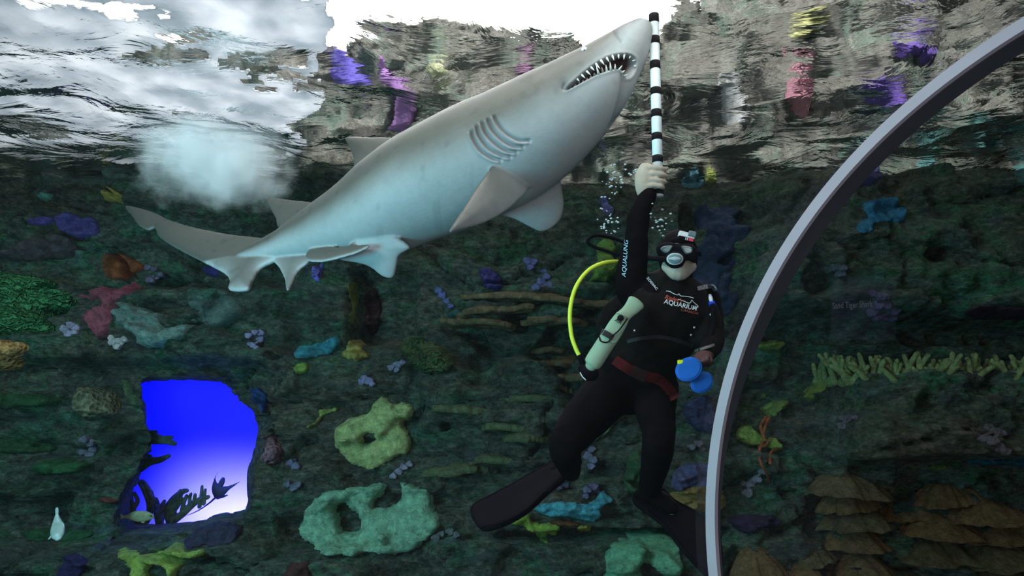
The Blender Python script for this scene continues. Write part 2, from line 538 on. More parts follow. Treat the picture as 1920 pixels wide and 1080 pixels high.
def crust(name, label, cat, pts, mat, T=0.05, res=None, w=None, bump=(9, 0.35), rough=0.034, holes=(), group=None, sub=4, parent=None, mapper=None):
    P2 = (mapper or nominal_many)(pts)
    size = float(min(np.ptp(P2[:, 0]), np.ptp(P2[:, 1])))
    rough = min(rough if T < 0.12 else 0.024, 0.16 * size); res = res or float(np.clip(size / 22, 0.009, 0.02))
    P2 = catmull(P2, sub, True)
    jx = fbm(P2[:, 0] * 11, P2[:, 1] * 11, 3, 5, 0.62); jz = fbm(P2[:, 0] * 11 + 50, P2[:, 1] * 11, 4, 5, 0.62)
    P2 = P2 + rough * np.stack([jx, jz], 1)
    H = [catmull((mapper or nominal_many)(h), 3, True) for h in holes]
    x, z, d, q, bd = fill(P2, res, H)
    T = T * 0.8
    w = w or max(0.022, T * 0.7)
    t = T * prof(d, w)
    t = t * (1 + bump[1] * fbm(x * bump[0], z * bump[0], 7, 3)) + np.minimum(t, 0.016) * 0.9 * fbm(x * 34, z * 34, 17, 3)
    yw = wall_y(x, z)
    base = yw
    if T >= 0.085:      # a stiff plate bridges the hollows of the rock
        xs, zs = x - x.mean(), z - z.mean()
        A = np.stack([np.ones_like(x), xs, zs], 1); cf = np.linalg.lstsq(A, yw, rcond=None)[0]
        base = np.minimum(yw, A @ cf + 0.02)
    y = base - t - 0.010
    y = np.where(bd, np.maximum(yw, base) + 0.03, y)
    g = G(); g.v = list(zip(x, y, z)); g.f = list(q)
    return mk(name, g, mat, label=label, cat=cat, group=group, parent=parent)

def lobes(name, label, cat, blobs, mat, T=0.035, group=None):
    """a cluster of small round rosettes: one colony"""
    g = G()
    for (u, v, r) in blobs:
        c = onwall(u, v); R = r * px2m(c)
        n = 13
        V = []; Fc = []
        rings = [(1.0, -0.02), (1.0, 0.55 * T), (0.86, T), (0.6, 0.8 * T), (0.3, 0.95 * T), (0.0, 0.75 * T)]
        ph = random.random() * 6
        for k, (s, h) in enumerate(rings):
            for j in range(n):
                th = 2 * math.pi * j / n
                rr = R * s * (1 + 0.16 * math.sin(3 * th + ph) + 0.10 * math.sin(5 * th + 2 * ph))
                V.append((c[0] + rr * math.cos(th), c[1] - h - 0.01, c[2] + 0.8 * rr * math.sin(th)))
        for k in range(len(rings) - 1):
            for j in range(n):
                Fc.append((k * n + j, k * n + (j + 1) % n, (k + 1) * n + (j + 1) % n, (k + 1) * n + j))
        g.add(V, Fc)
    # a thin base binds the rosettes into one colony
    for i in range(len(blobs) - 1):
        a = onwall(*blobs[i][:2]); b = onwall(*blobs[i + 1][:2])
        r = 0.5 * min(blobs[i][2], blobs[i + 1][2]) * px2m(a)
        s = tube([a, (a + b) / 2, b], r, 0.6 * r, 8); g.add(s.v, s.f)
    return mk(name, g, mat, label=label, cat=cat, group=group)

def plate(name, label, u, v, wpx, dep, mat, droop=0.05, thick=0.02, group=None, cat='coral', tilt=0.0, rim=0.25):
    """a shelf of plate coral: a thin half disc leaning out of the rock, ragged rim"""
    c = onwall(u, v); hw = wpx / 2 * px2m(c)
    na, nr = 40, 9
    ph = random.random() * 50
    top, bot = [], []
    for i in range(nr + 1):
        s = i / nr
        for j in range(na + 1):
            th = math.pi * j / na
            rag = 1 + 0.16 * float(vn(th * 2.2 + ph, 0.3, 3)) + 0.10 * float(vn(th * 7 + ph, 1.3, 5)) + 0.05 * float(vn(th * 17 + ph, 2.3, 6))
            x = c[0] + math.cos(th) * hw * s * rag
            out = math.sin(th) * dep * s * rag
            z = c[2] - droop * s * s + tilt * math.cos(th) * s * hw + 0.016 * float(vn(x * 9, out * 14 + ph, 8))
            y = c[1] + 0.12 - out
            e = thick * (1 - (1 - rim) * s ** 3)
            top.append((x, y, z + e / 2)); bot.append((x, y, z - e / 2 - 0.02 * (1 - s)))
    n = na + 1; m = len(top)
    Fc = []
    for i in range(nr):
        for j in range(na):
            a, b, c2, d = i * n + j, i * n + j + 1, (i + 1) * n + j + 1, (i + 1) * n + j
            Fc.append((a, b, c2, d)); Fc.append((m + d, m + c2, m + b, m + a))
    for j in range(na):
        a, b = nr * n + j, nr * n + j + 1
        Fc.append((a, b, m + b, m + a))
    for i in range(nr):
        for e in (0, na):
            a, b = i * n + e, (i + 1) * n + e
            Fc.append((a, b, m + b, m + a))
    g = G().add(top + bot, Fc)
    return mk(name, weld(g, 1e-6), mat, label=label, cat=cat, group=group)

# ------------------------------------------------------------------ the list of growths, left to right
BG = 'brain coral heads'
crust('brain_coral', 'smaller upper dome of green ridged brain coral at the far left edge', 'coral', [(-25, 512), (20, 512), (60, 516), (105, 528), (112, 538), (80, 546), (30, 552), (-25, 556)], coral((38, 104, 58), 'brain'), T=0.16, w=0.2, bump=(8, 0.15))
crust('brain_coral', 'large lower dome of green ridged brain coral at the far left edge', 'coral', [(-30, 562), (10, 552), (50, 540), (100, 538), (132, 552), (140, 574), (112, 588), (92, 598), (108, 618), (90, 626), (40, 624), (-30, 622)], coral((34, 96, 54), 'brain'), T=0.2, w=0.25, bump=(8, 0.15))
crust('encrusting_coral', 'narrow purple coral strip left of the larger purple patch', 'coral', [(52, 414), (75, 407), (100, 409), (104, 417), (85, 423), (60, 421)], coral((74, 62, 128)), T=0.05)
crust('encrusting_coral', 'larger mottled purple coral patch above the grey brown slab', 'coral', [(108, 420), (115, 404), (140, 401), (160, 408), (185, 413), (192, 430), (175, 440), (150, 445), (120, 438)], coral((70, 62, 122)), T=0.06)
crust('rock_slab', 'smooth grey brown slab under the purple coral patches', 'rock', [(16, 478), (40, 455), (75, 444), (135, 442), (148, 460), (142, 482), (105, 488), (60, 492), (25, 490)], coral((60, 60, 64)), T=0.14, w=0.2)
crust('sponge', 'square rust orange sponge patch below the tail fin tip', 'sponge', [(192, 486), (225, 482), (262, 486), (268, 505), (260, 522), (235, 526), (205, 526), (193, 510)], coral((104, 56, 26)), T=0.06)
crust('encrusting_coral', 'winding dark pink coral beside the green brain coral', 'coral', [(146, 550), (170, 552), (176, 540), (205, 535), (232, 528), (258, 532), (255, 548), (238, 556), (234, 572), (215, 580), (212, 600), (202, 626), (186, 635), (170, 620), (160, 598), (164, 582), (182, 572), (196, 566), (170, 562), (150, 558)], coral((128, 62, 78)), T=0.07)
crust('plate_coral', 'grey green plate with a broad tongue at left of the pair below the tail', 'coral', [(215, 594), (228, 576), (252, 572), (280, 580), (308, 588), (322, 592), (306, 598), (312, 610), (334, 616), (358, 606), (368, 612), (352, 630), (322, 642), (295, 652), (278, 652), (262, 634), (236, 616)], coral((92, 122, 116)), T=0.11, w=0.14)
crust('plate_coral', 'grey green angular plate with a peaked top below the tail fin', 'coral', [(358, 572), (362, 562), (388, 558), (412, 548), (428, 538), (436, 552), (450, 566), (456, 588), (440, 604), (424, 614), (404, 612), (372, 606), (378, 590)], coral((70, 92, 88)), T=0.11, w=0.14)
crust('sponge', 'ochre block of sponge pitted with dark holes at the left edge', 'sponge', [(-30, 642), (10, 640), (42, 642), (52, 660), (52, 682), (30, 692), (-30, 692)], coral((140, 104, 52), 'cell'), T=0.16, w=0.08)
crust('encrusting_coral', 'turquoise coral slab above the lime green dot', 'coral', [(551, 668), (556, 655), (580, 648), (610, 640), (636, 632), (640, 650), (624, 664), (590, 672), (562, 673)], coral((30, 124, 142)), T=0.08)
crust('encrusting_coral', 'mustard yellow coral lump beside the turquoise slab', 'coral', [(640, 660), (655, 640), (680, 634), (688, 644), (682, 655), (695, 664), (686, 673), (660, 675), (642, 671)], coral((140, 132, 52)), T=0.08)
crust('encrusting_coral', 'round lime green coral dot below the turquoise slab', 'coral', [(551, 692), (556, 682), (572, 679), (580, 686), (577, 700), (560, 703)], coral((104, 142, 44)), T=0.05)
crust('encrusting_coral', 'tall olive green coral strip in the shade below the pelvic fin', 'coral', [(655, 560), (660, 530), (666, 514), (672, 530), (674, 555), (668, 580), (668, 596), (656, 610), (654, 595), (660, 578)], coral((84, 98, 34)), T=0.05)
crust('brain_coral', 'dark green domed brain coral left of the layered brown shelves', 'coral', [(752, 652), (775, 638), (805, 640), (832, 652), (850, 676), (848, 694), (825, 701), (795, 700), (770, 684), (756, 668)], coral((46, 66, 34), 'brain'), T=0.13, w=0.18, bump=(8, 0.1))
crust('star_coral', 'round yellow green coral head with a knobbed crown, above the big pale disc', 'coral', [(622, 820), (628, 802), (645, 788), (672, 778), (694, 770), (700, 754), (712, 742), (726, 745), (734, 756), (752, 752), (774, 760), (776, 780), (758, 792), (768, 812), (772, 836), (764, 850), (745, 860), (728, 872), (704, 880), (680, 878), (656, 868), (634, 848)], coral((138, 160, 92), 'pit'), T=0.14, w=0.22, bump=(9, 0.3), holes=[[(684, 819), (692, 813), (701, 817), (701, 825), (692, 829), (685, 826)]])
crust('plate_coral', 'largest pale green disc coral, with a notch and a hole', 'coral', [(570, 985), (572, 958), (590, 932), (620, 920), (660, 914), (700, 906), (722, 906), (728, 918), (716, 930), (704, 942), (706, 950), (730, 948), (748, 934), (750, 916), (748, 906), (780, 908), (806, 922), (818, 945), (829, 970), (824, 992), (805, 1012), (780, 1030), (745, 1042), (700, 1036), (660, 1046), (615, 1044), (585, 1030), (568, 1008)], coral((104, 156, 126)), T=0.16, w=0.16, bump=(6, 0.12), holes=[[(634, 950), (648, 946), (658, 958), (672, 964), (680, 978), (672, 994), (652, 996), (640, 984), (640, 968)]])
crust('plate_coral', 'pale green disc coral with a bite out of its lower edge, below the fin tip', 'coral', [(1134, 1060), (1136, 1030), (1150, 1008), (1185, 995), (1225, 995), (1258, 1004), (1274, 1022), (1278, 1050), (1272, 1085), (1262, 1110), (1236, 1110), (1238, 1080), (1222, 1064), (1206, 1056), (1200, 1066), (1208, 1085), (1204, 1110), (1140, 1110)], coral((84, 146, 112)), T=0.15, w=0.15, bump=(6, 0.12))
crust('encrusting_coral', 'long bright cyan coral ridge between the diver fins', 'coral', [(994, 948), (1012, 946), (1040, 942), (1070, 938), (1100, 944), (1114, 940), (1118, 926), (1135, 922), (1150, 936), (1146, 944), (1130, 950), (1126, 968), (1116, 980), (1090, 976), (1060, 970), (1020, 968), (998, 960)], coral((50, 142, 164)), T=0.09)
crust('encrusting_coral', 'lime green branching coral under the left end of the cyan ridge', 'coral', [(944, 988), (962, 974), (980, 966), (998, 968), (990, 974), (1010, 982), (1035, 984), (1052, 988), (1046, 998), (1026, 1000), (1026, 1014), (1014, 1026), (1006, 1018), (1004, 1004), (985, 992), (968, 986), (952, 990)], coral((110, 144, 34)), T=0.06)
crust('encrusting_coral', 'thin brown orange coral strip under the cyan ridge', 'coral', [(1030, 978), (1052, 974), (1080, 978), (1088, 984), (1060, 988), (1036, 985)], coral((92, 56, 30)), T=0.05)
crust('encrusting_coral', 'small yellow coral tuft under the right end of the cyan ridge', 'coral', [(1080, 988), (1092, 983), (1108, 986), (1110, 994), (1094, 998), (1082, 996)], coral((130, 132, 30)), T=0.05)
crust('coral_or_lit_patch', 'slender lime green coral branch left of the yellow green head', 'coral', [(574, 806), (580, 796), (592, 786), (598, 770), (615, 764), (632, 761), (638, 766), (626, 774), (610, 780), (602, 790), (588, 800)], coral((120, 144, 60)), T=0.05)
crust('encrusting_coral', 'big lime green lobed coral along the bottom edge under the blue opening', 'coral', [(218, 1036), (222, 1026), (250, 1030), (285, 1034), (312, 1030), (326, 1018), (334, 1012), (346, 1018), (354, 1030), (378, 1032), (384, 1040), (372, 1048), (345, 1044), (340, 1064), (344, 1100), (318, 1100), (310, 1064), (290, 1056), (282, 1070), (280, 1100), (252, 1100), (248, 1070), (236, 1052)], coral((120, 146, 48)), T=0.1, w=0.08)
crust('brain_coral', 'round brown coral boulder left of the blue opening', 'coral', [(140, 760), (146, 738), (168, 728), (200, 728), (226, 742), (230, 762), (218, 780), (190, 786), (160, 784), (144, 774)], coral((70, 74, 56), 'cell'), T=0.18, w=0.24, bump=(8, 0.1))
crust('encrusting_coral', 'rust brown knobbed coral on the right rim of the blue opening', 'coral', [(490, 862), (500, 838), (495, 824), (510, 818), (522, 826), (530, 842), (526, 860), (514, 872), (504, 874)], coral((86, 62, 72), 'cell'), T=0.1)
crust('encrusting_coral', 'pale olive coral strip on the upper left rim of the blue opening', 'coral', [(232, 712), (242, 718), (254, 736), (264, 752), (258, 762), (246, 756), (240, 740), (230, 722)], coral((62, 88, 62)), T=0.05)
crust('encrusting_coral', 'dim blue coral on the upper right rim of the blue opening', 'coral', [(466, 728), (486, 726), (500, 738), (506, 762), (500, 778), (486, 768), (474, 750)], coral((22, 62, 112)), T=0.06)
crust('rock_slab', 'smooth purple grey boulder at the lower right sill of the blue opening', 'rock', [(346, 1012), (372, 990), (410, 980), (448, 980), (452, 1000), (430, 1020), (395, 1028), (358, 1026)], coral((44, 48, 70)), T=0.16, w=0.2)
crust('encrusting_coral', 'tiny yellow coral tuft below the grey boulder of the opening', 'coral', [(452, 1018), (462, 1013), (472, 1016), (470, 1024), (458, 1024)], coral((110, 112, 34)), T=0.05, res=0.015)
crust('encrusting_coral', 'dark red coral tuft left of the striped fish', 'coral', [(180, 936), (196, 930), (215, 934), (222, 942), (206, 948), (190, 944)], coral((90, 48, 44)), T=0.05)
crust('encrusting_coral', 'green coral mat behind the pale hovering fish', 'coral', [(40, 1000), (70, 990), (120, 992), (165, 992), (178, 1002), (150, 1012), (100, 1016), (55, 1016)], coral((26, 74, 48)), T=0.07)
crust('encrusting_coral', 'bright green mossy coral shelf below the brown boulder', 'coral', [(-20, 830), (20, 822), (60, 824), (100, 832), (108, 842), (70, 848), (20, 850), (-20, 848)], coral((36, 76, 48)), T=0.08)
crust('encrusting_coral', 'wide green mossy coral mat above the dark ledge at lower left', 'coral', [(70, 872), (100, 862), (140, 860), (172, 868), (170, 880), (130, 888), (90, 892), (66, 884)], coral((28, 80, 46)), T=0.09)
crust('encrusting_coral', 'green streaked coral mat left of the brown boulder', 'coral', [(-20, 742), (30, 736), (90, 742), (120, 752), (90, 762), (30, 766), (-20, 764)], coral((30, 72, 42)), T=0.08)
crust('encrusting_coral', 'dark red brown coral block on the bottom edge left of the pale disc', 'coral', [(538, 1062), (560, 1058), (578, 1060), (582, 1100), (536, 1100)], coral((62, 36, 34)), T=0.06)
crust('encrusting_coral', 'dim violet coral patch on the bottom edge at left', 'coral', [(124, 1045), (140, 1036), (156, 1040), (160, 1060), (156, 1100), (122, 1100)], coral((38, 34, 76)), T=0.05)
crust('encrusting_coral', 'golden yellow coral tip at the foot of the foam', 'coral', [(192, 366), (205, 359), (224, 361), (231, 370), (218, 379), (202, 379)], coral((146, 128, 46)), T=0.06)
crust('encrusting_coral', 'pale teal coral tuft left of the golden coral tip', 'coral', [(70, 366), (85, 360), (100, 364), (96, 374), (80, 376)], coral((70, 120, 110)), T=0.05, res=0.015)
crust('encrusting_coral', 'violet coral behind the shark pectoral fin streak', 'coral', [(900, 505), (915, 502), (936, 514), (945, 530), (935, 543), (912, 541), (902, 530)], coral((48, 46, 104)), T=0.06)
crust('encrusting_coral', 'violet coral below the tail stalk of the shark', 'coral', [(382, 504), (395, 499), (412, 502), (410, 514), (390, 517)], coral((50, 48, 110)), T=0.05)
crust('encrusting_coral', 'violet dotted coral under the tail fin gap', 'coral', [(588, 498), (606, 494), (608, 506), (600, 526), (588, 524)], coral((70, 68, 140), 'cell'), T=0.05)
crust('encrusting_coral', 'leafy lime green coral behind the yellow hose', 'coral', [(1118, 458), (1132, 446), (1150, 450), (1156, 468), (1152, 490), (1160, 502), (1150, 520), (1128, 528), (1104, 526), (1112, 512), (1106, 500), (1118, 486), (1116, 472)], coral((82, 116, 36)), T=0.07)
crust('encrusting_coral', 'small lilac coral strip above the black hose loop', 'coral', [(1122, 372), (1134, 370), (1142, 384), (1150, 402), (1138, 406), (1128, 392)], coral((92, 96, 150)), T=0.04)
crust('coral_or_lit_patch', 'broad slate blue patch painted for a lit opening behind the diver head', 'lit patch', [(1302, 396), (1330, 386), (1372, 384), (1392, 398), (1388, 420), (1404, 432), (1396, 450), (1372, 464), (1384, 490), (1376, 520), (1384, 548), (1372, 590), (1330, 596), (1290, 560), (1280, 500), (1308, 460), (1322, 436)], coral((30, 42, 66)), T=0.05, w=0.06)  # lit blue opening behind the diver, painted as a thin crust
crust('encrusting_coral', 'teal blue coral pad beside a yellow tuft above the head camera', 'coral', [(1278, 340), (1292, 331), (1312, 332), (1322, 340), (1314, 350), (1294, 353), (1281, 349)], coral((64, 118, 132)), T=0.06)
crust('encrusting_coral', 'small yellow green tuft beside the teal pad above the head camera', 'coral', [(1321, 338), (1328, 328), (1340, 332), (1342, 342), (1330, 346)], coral((120, 134, 40)), T=0.05, res=0.015)
crust('encrusting_coral', 'dusky blue coral behind the diver fin at the tunnel seam', 'coral', [(1258, 906), (1264, 882), (1290, 868), (1320, 870), (1338, 890), (1330, 910), (1300, 916), (1272, 920)], coral((66, 68, 104)), T=0.1)
crust('encrusting_coral', 'ochre yellow coral ledge behind the tunnel seam', 'coral', [(1240, 932), (1262, 922), (1290, 912), (1310, 906), (1340, 912), (1354, 930), (1352, 952), (1330, 962), (1290, 958), (1256, 946)], coral((130, 106, 46)), T=0.12)
crust('encrusting_coral', 'dim indigo coral below the blue discs', 'coral', [(1282, 760), (1300, 742), (1328, 744), (1340, 770), (1336, 800), (1316, 812), (1290, 800)], coral((44, 48, 78)), T=0.08)
crust('encrusting_coral', 'pale green lens shaped coral between the diver thighs', 'coral', [(1094, 828), (1110, 808), (1135, 788), (1156, 774), (1160, 784), (1146, 806), (1120, 824)], coral((84, 108, 78)), T=0.07)
crust('encrusting_coral', 'moss green rounded coral beside the hanging shin', 'coral', [(1172, 880), (1180, 850), (1200, 848), (1212, 870), (1208, 920), (1190, 930), (1172, 910)], coral((40, 74, 48)), T=0.08)
crust('encrusting_coral', 'bright blue hooked coral high on the rock right of the seam', 'coral', [(1606, 432), (1612, 418), (1630, 408), (1614, 396), (1622, 380), (1650, 374), (1680, 376), (1696, 392), (1697, 406), (1686, 420), (1662, 422), (1640, 424), (1632, 436), (1616, 438)], coral((28, 104, 138)), T=0.08)
crust('encrusting_coral', 'long ragged teal coral near the water line at upper right', 'coral', [(1722, 306), (1740, 298), (1768, 300), (1790, 286), (1812, 290), (1835, 278), (1860, 284), (1890, 300), (1880, 316), (1850, 318), (1820, 310), (1790, 316), (1760, 312), (1735, 316)], coral((64, 112, 110)), T=0.07)
crust('encrusting_coral', 'pale teal coral at the right edge below the water line', 'coral', [(1886, 334), (1896, 322), (1930, 318), (1960, 324), (1960, 348), (1915, 350), (1892, 346)], coral((64, 118, 114)), T=0.07)
crust('encrusting_coral', 'dim purple coral against the upper arm of the seam', 'coral', [(1606, 346), (1625, 326), (1650, 316), (1656, 330), (1640, 346), (1622, 354)], coral((44, 46, 86)), T=0.05)
crust('encrusting_coral', 'lime green forked coral touching the seam above the finger corals', 'coral', [(1400, 640), (1406, 622), (1418, 622), (1422, 638), (1440, 640), (1462, 638), (1472, 650), (1462, 658), (1436, 656), (1416, 650)], coral((98, 122, 34)), T=0.07)
crust('encrusting_coral', 'lime green slanting coral left of the finger coral ledge', 'coral', [(1508, 746), (1514, 728), (1530, 718), (1552, 712), (1558, 720), (1542, 734), (1528, 742), (1520, 753)], coral((96, 116, 38)), T=0.06)
crust('encrusting_coral', 'lime green winged coral at the top of the orange branches', 'coral', [(1422, 764), (1440, 756), (1460, 750), (1476, 751), (1472, 764), (1456, 774), (1450, 784), (1438, 782), (1424, 772)], coral((98, 118, 48)), T=0.07)
crust('encrusting_coral', 'lime green slab coral crossed by the orange branches', 'coral', [(1382, 820), (1386, 800), (1404, 798), (1420, 810), (1440, 818), (1462, 828), (1468, 840), (1450, 845), (1425, 838), (1400, 836)], coral((108, 132, 46)), T=0.08)
crust('encrusting_coral', 'tiny lime green dot above the winged coral', 'coral', [(1424, 740), (1434, 734), (1440, 742), (1430, 746)], coral((84, 106, 40)), T=0.04, res=0.014)
crust('encrusting_coral', 'green coral pad just right of the seam below the forked coral', 'coral', [(1360, 772), (1362, 752), (1372, 748), (1379, 764), (1370, 776)], coral((76, 118, 44)), T=0.05)
crust('encrusting_coral', 'dark plum coral left of the brown plate corals', 'coral', [(1362, 978), (1388, 966), (1424, 964), (1450, 968), (1466, 978), (1448, 988), (1424, 992), (1406, 1002), (1386, 996)], coral((36, 28, 50)), T=0.08)
crust('encrusting_coral', 'teal coral along the lower rim of the ledge at the right edge', 'coral', [(1816, 868), (1836, 856), (1864, 856), (1890, 862), (1930, 852), (1960, 852), (1960, 876), (1890, 874), (1840, 872)], coral((18, 76, 96)), T=0.07)
crust('encrusting_coral', 'small lime green coral tucked under the ledge above the plates', 'coral', [(1738, 874), (1752, 870), (1774, 873), (1766, 884), (1750, 886)], coral((72, 92, 28)), T=0.06, res=0.015)
crust('encrusting_coral', 'dark violet coral between the lowest brown plates', 'coral', [(1584, 1062), (1610, 1052), (1650, 1050), (1666, 1056), (1650, 1066), (1610, 1072)], coral((34, 28, 54)), T=0.09)
crust('sponge', 'dusky rose sponge on the ledge at the right edge above the finger corals', 'sponge', [(1800, 590), (1830, 572), (1880, 576), (1940, 584), (1940, 598), (1880, 600), (1830, 600)], coral((52, 42, 50)), T=0.08)
crust('encrusting_coral', 'dark maroon coral in the shade at right of the pelvic fin', 'coral', [(684, 560), (700, 540), (716, 560), (712, 610), (696, 628), (684, 600)], coral((40, 20, 22)), T=0.05)
crust('encrusting_coral', 'dim teal coral patch left of the layered shelves', 'coral', [(838, 590), (852, 580), (872, 584), (880, 596), (860, 604), (842, 602)], coral((40, 86, 84)), T=0.06)

# rosettes of white and lilac coral
WH = (132, 132, 166)
for nm, bl, col in [
    ('pale lilac rosette coral at the lower end of the dark pink coral', [(124, 617, 8), (136, 610, 8), (146, 616, 8), (132, 626, 9), (143, 624, 6)], WH),
    ('bright white rosette coral under the grey green plate', [(214, 642, 8), (225, 640, 8), (236, 637, 7), (222, 650, 7), (212, 634, 6)], (160, 160, 200)),
    ('ring of lilac rosettes right of the grey green plates', [(468, 630, 7), (480, 624, 7), (491, 625, 7), (490, 637, 7), (473, 648, 8), (482, 652, 5)], (120, 120, 165)),
    ('lilac grey rosette coral below the brown boulder', [(160, 824, 8), (172, 830, 9), (178, 842, 8), (160, 846, 9), (172, 854, 9)], (96, 98, 118)),
    ('white rosette coral above the knobbed crown of the yellow green head', [(734, 690, 7), (746, 684, 8), (756, 680, 6), (744, 694, 6)], (128, 130, 165)),
    ('white rosette coral left of the domed dark green brain coral', [(680, 716, 8), (692, 714, 9), (684, 708, 6), (698, 720, 6)], (118, 118, 158)),
    ('white rosette coral between the yellow green head and the pale disc', [(738, 892, 7), (748, 884, 8), (757, 876, 8), (768, 870, 7)], (128, 128, 150)),
    ('blue lilac rosette on the dark rock below the far pectoral fin', [(990, 490, 9), (1000, 492, 8), (994, 502, 7)], (90, 94, 150)),
    ('forked blue lilac rosette coral right of the violet coral', [(1018, 508, 8), (1024, 520, 8), (1014, 530, 9), (1028, 535, 8), (1004, 540, 8)], (92, 98, 150)),
    ('blue rosette trail above the upper brown shelf', [(822, 545, 7), (830, 555, 8), (838, 566, 6), (845, 575, 6)], (82, 98, 160)),
    ('grey rosette coral right of the rust brown knobbed coral', [(546, 868, 8), (556, 874, 8), (552, 864, 6)], (92, 96, 128)),
    ('grey white rosette coral on the rock left of the pale disc', [(540, 908, 7), (552, 914, 8), (560, 908, 7)], (92, 98, 118)),
    ('pale lilac rosette trail above the cyan ridge, upper of two', [(1108, 842, 8), (1102, 855, 9), (1112, 862, 8), (1108, 874, 7)], (110, 108, 135)),
    ('pale lilac rosette coral just above the cyan ridge', [(1100, 918, 8), (1112, 912, 9), (1118, 920, 6), (1098, 930, 6)], (96, 96, 130)),
    ('faint rosette coral beside the trailing diver fin', [(1056, 896, 7), (1060, 908, 8), (1048, 914, 6)], (72, 78, 98)),
    ('white rosette trail right of the seam under the orange branches', [(1428, 884, 6), (1418, 898, 9), (1404, 908, 9), (1392, 906, 6), (1400, 924, 10), (1410, 902, 7)], (112, 116, 130)),
    ('small pinkish rosettes in the middle of the dark right ledge face', [(1580, 784, 6), (1590, 782, 6), (1578, 798, 8), (1600, 783, 5)], (100, 92, 104)),
    ('long pale rosette trail on the ledge face at the right edge', [(1850, 800, 9), (1862, 808, 9), (1838, 822, 8), (1858, 826, 10), (1874, 812, 8), (1870, 840, 11), (1882, 846, 8)], (98, 92, 98)),
    ('lilac rosette bunch below the dark hole on the right bluff', [(1634, 552, 9), (1652, 556, 10), (1646, 572, 10), (1634, 586, 10), (1660, 574, 8), (1676, 584, 9), (1642, 596, 8), (1672, 598, 7)], (82, 76, 104)),
    ('three grey blue rosettes on the upper right bluff beside the seam', [(1550, 506, 8), (1566, 502, 8), (1574, 514, 9), (1580, 504, 6)], (76, 86, 98)),
    ('cream rosette coral below the largest pale green disc', [(818, 1008, 9), (828, 1000, 7), (844, 996, 8), (856, 1002, 7)], (84, 96, 100)),
    ('faint grey rosettes on the rock below the pale fish', [(186, 1028, 9), (200, 1020, 9), (208, 1010, 7)], (62, 76, 88)),
    ('faint rosettes left of the seam beside the blue discs', [(1296, 838, 7), (1308, 832, 8), (1314, 842, 6)], (92, 90, 98)),
    ('lilac rosettes above the square rust sponge', [(280, 503, 7), (292, 506, 6), (284, 526, 8), (304, 516, 6)], (84, 84, 108)),
]:
    lobes('rosette_coral', nm, 'coral', bl, coral(col))

# orange whip coral
def whip():
    g = G(); m = coral((130, 66, 26), gain=2.2)
    paths = [[(1436, 782), (1426, 800), (1432, 820), (1424, 845), (1426, 868), (1436, 885), (1442, 902)],
             [(1442, 784), (1434, 802), (1432, 818)], [(1424, 838), (1436, 834), (1442, 824)], [(1444, 868), (1446, 848), (1456, 840)]]
    for p in paths:
        w = catmull(np.array([onwall(u, v, 0.10) for u, v in p]), 5)
        t = tube(w, np.linspace(0.014, 0.009, len(w)), seg=8); g.add(t.v, t.f)
    mk('whip_coral', g, m, label='thin orange branching whip coral over lime green corals', cat='coral')
whip()

# pale green finger corals standing on the ledge
def fingers():
    m = coral((98, 116, 68), gain=2.2)
    xs = np.linspace(1552, 1935, 15)
    posn = ['first finger coral on the ledge, beside the ledge end', 'second', 'third', 'fourth', 'fifth', 'sixth', 'seventh', 'eighth', 'ninth', 'tenth', 'eleventh', 'twelfth', 'thirteenth', 'fourteenth', 'fifteenth']
    for i, u in enumerate(xs):
        base = onwall(u, 716); base = np.array([base[0], base[1] + 0.16, base[2] + 0.0])
        g = G(); s = px2m(base)
        b0 = ball(base + np.array([0, 0, 0.01]), (16 * s, 0.09, 0.05), 12, 8); g.add(b0.v, b0.f)
        nf = random.randint(5, 8)
        for k in range(nf):
            a = random.uniform(-0.95, 0.95); h = random.uniform(34, 54) * s
            st = base + np.array([random.uniform(-9, 9) * s, random.uniform(-0.12, 0.06), 0])
            tip = st + np.array([math.sin(a) * h, random.uniform(-0.10, 0.06), math.cos(a) * h])
            mid = (st + tip) / 2 + np.array([random.uniform(-4, 4) * s, 0, 0.01])
            w = catmull([st, mid, tip], 4)
            t = tube(w, np.linspace(0.026, 0.017, len(w)), seg=10); g.add(t.v, t.f)
            if random.random() < 0.6:
                tip2 = mid + np.array([math.sin(a + random.choice((-0.7, 0.7))) * h * 0.45, -0.03, math.cos(a) * h * 0.4])
                t = tube([mid, (mid + tip2) / 2, tip2], [0.021, 0.018, 0.015], seg=9); g.add(t.v, t.f)
        lab = ['pale green finger coral at the left end of the ledge row', 'pale green finger coral second from the left end of the ledge row'] if i < 2 else None
        lab = lab[i] if lab else (f'pale green finger coral, {posn[i]} from the left end of the ledge row' if i < 14 else 'pale green finger coral at the right edge, last of the ledge row')
        mk('finger_coral', g, m, label=lab, cat='coral', group='finger corals on the right ledge')
fingers()

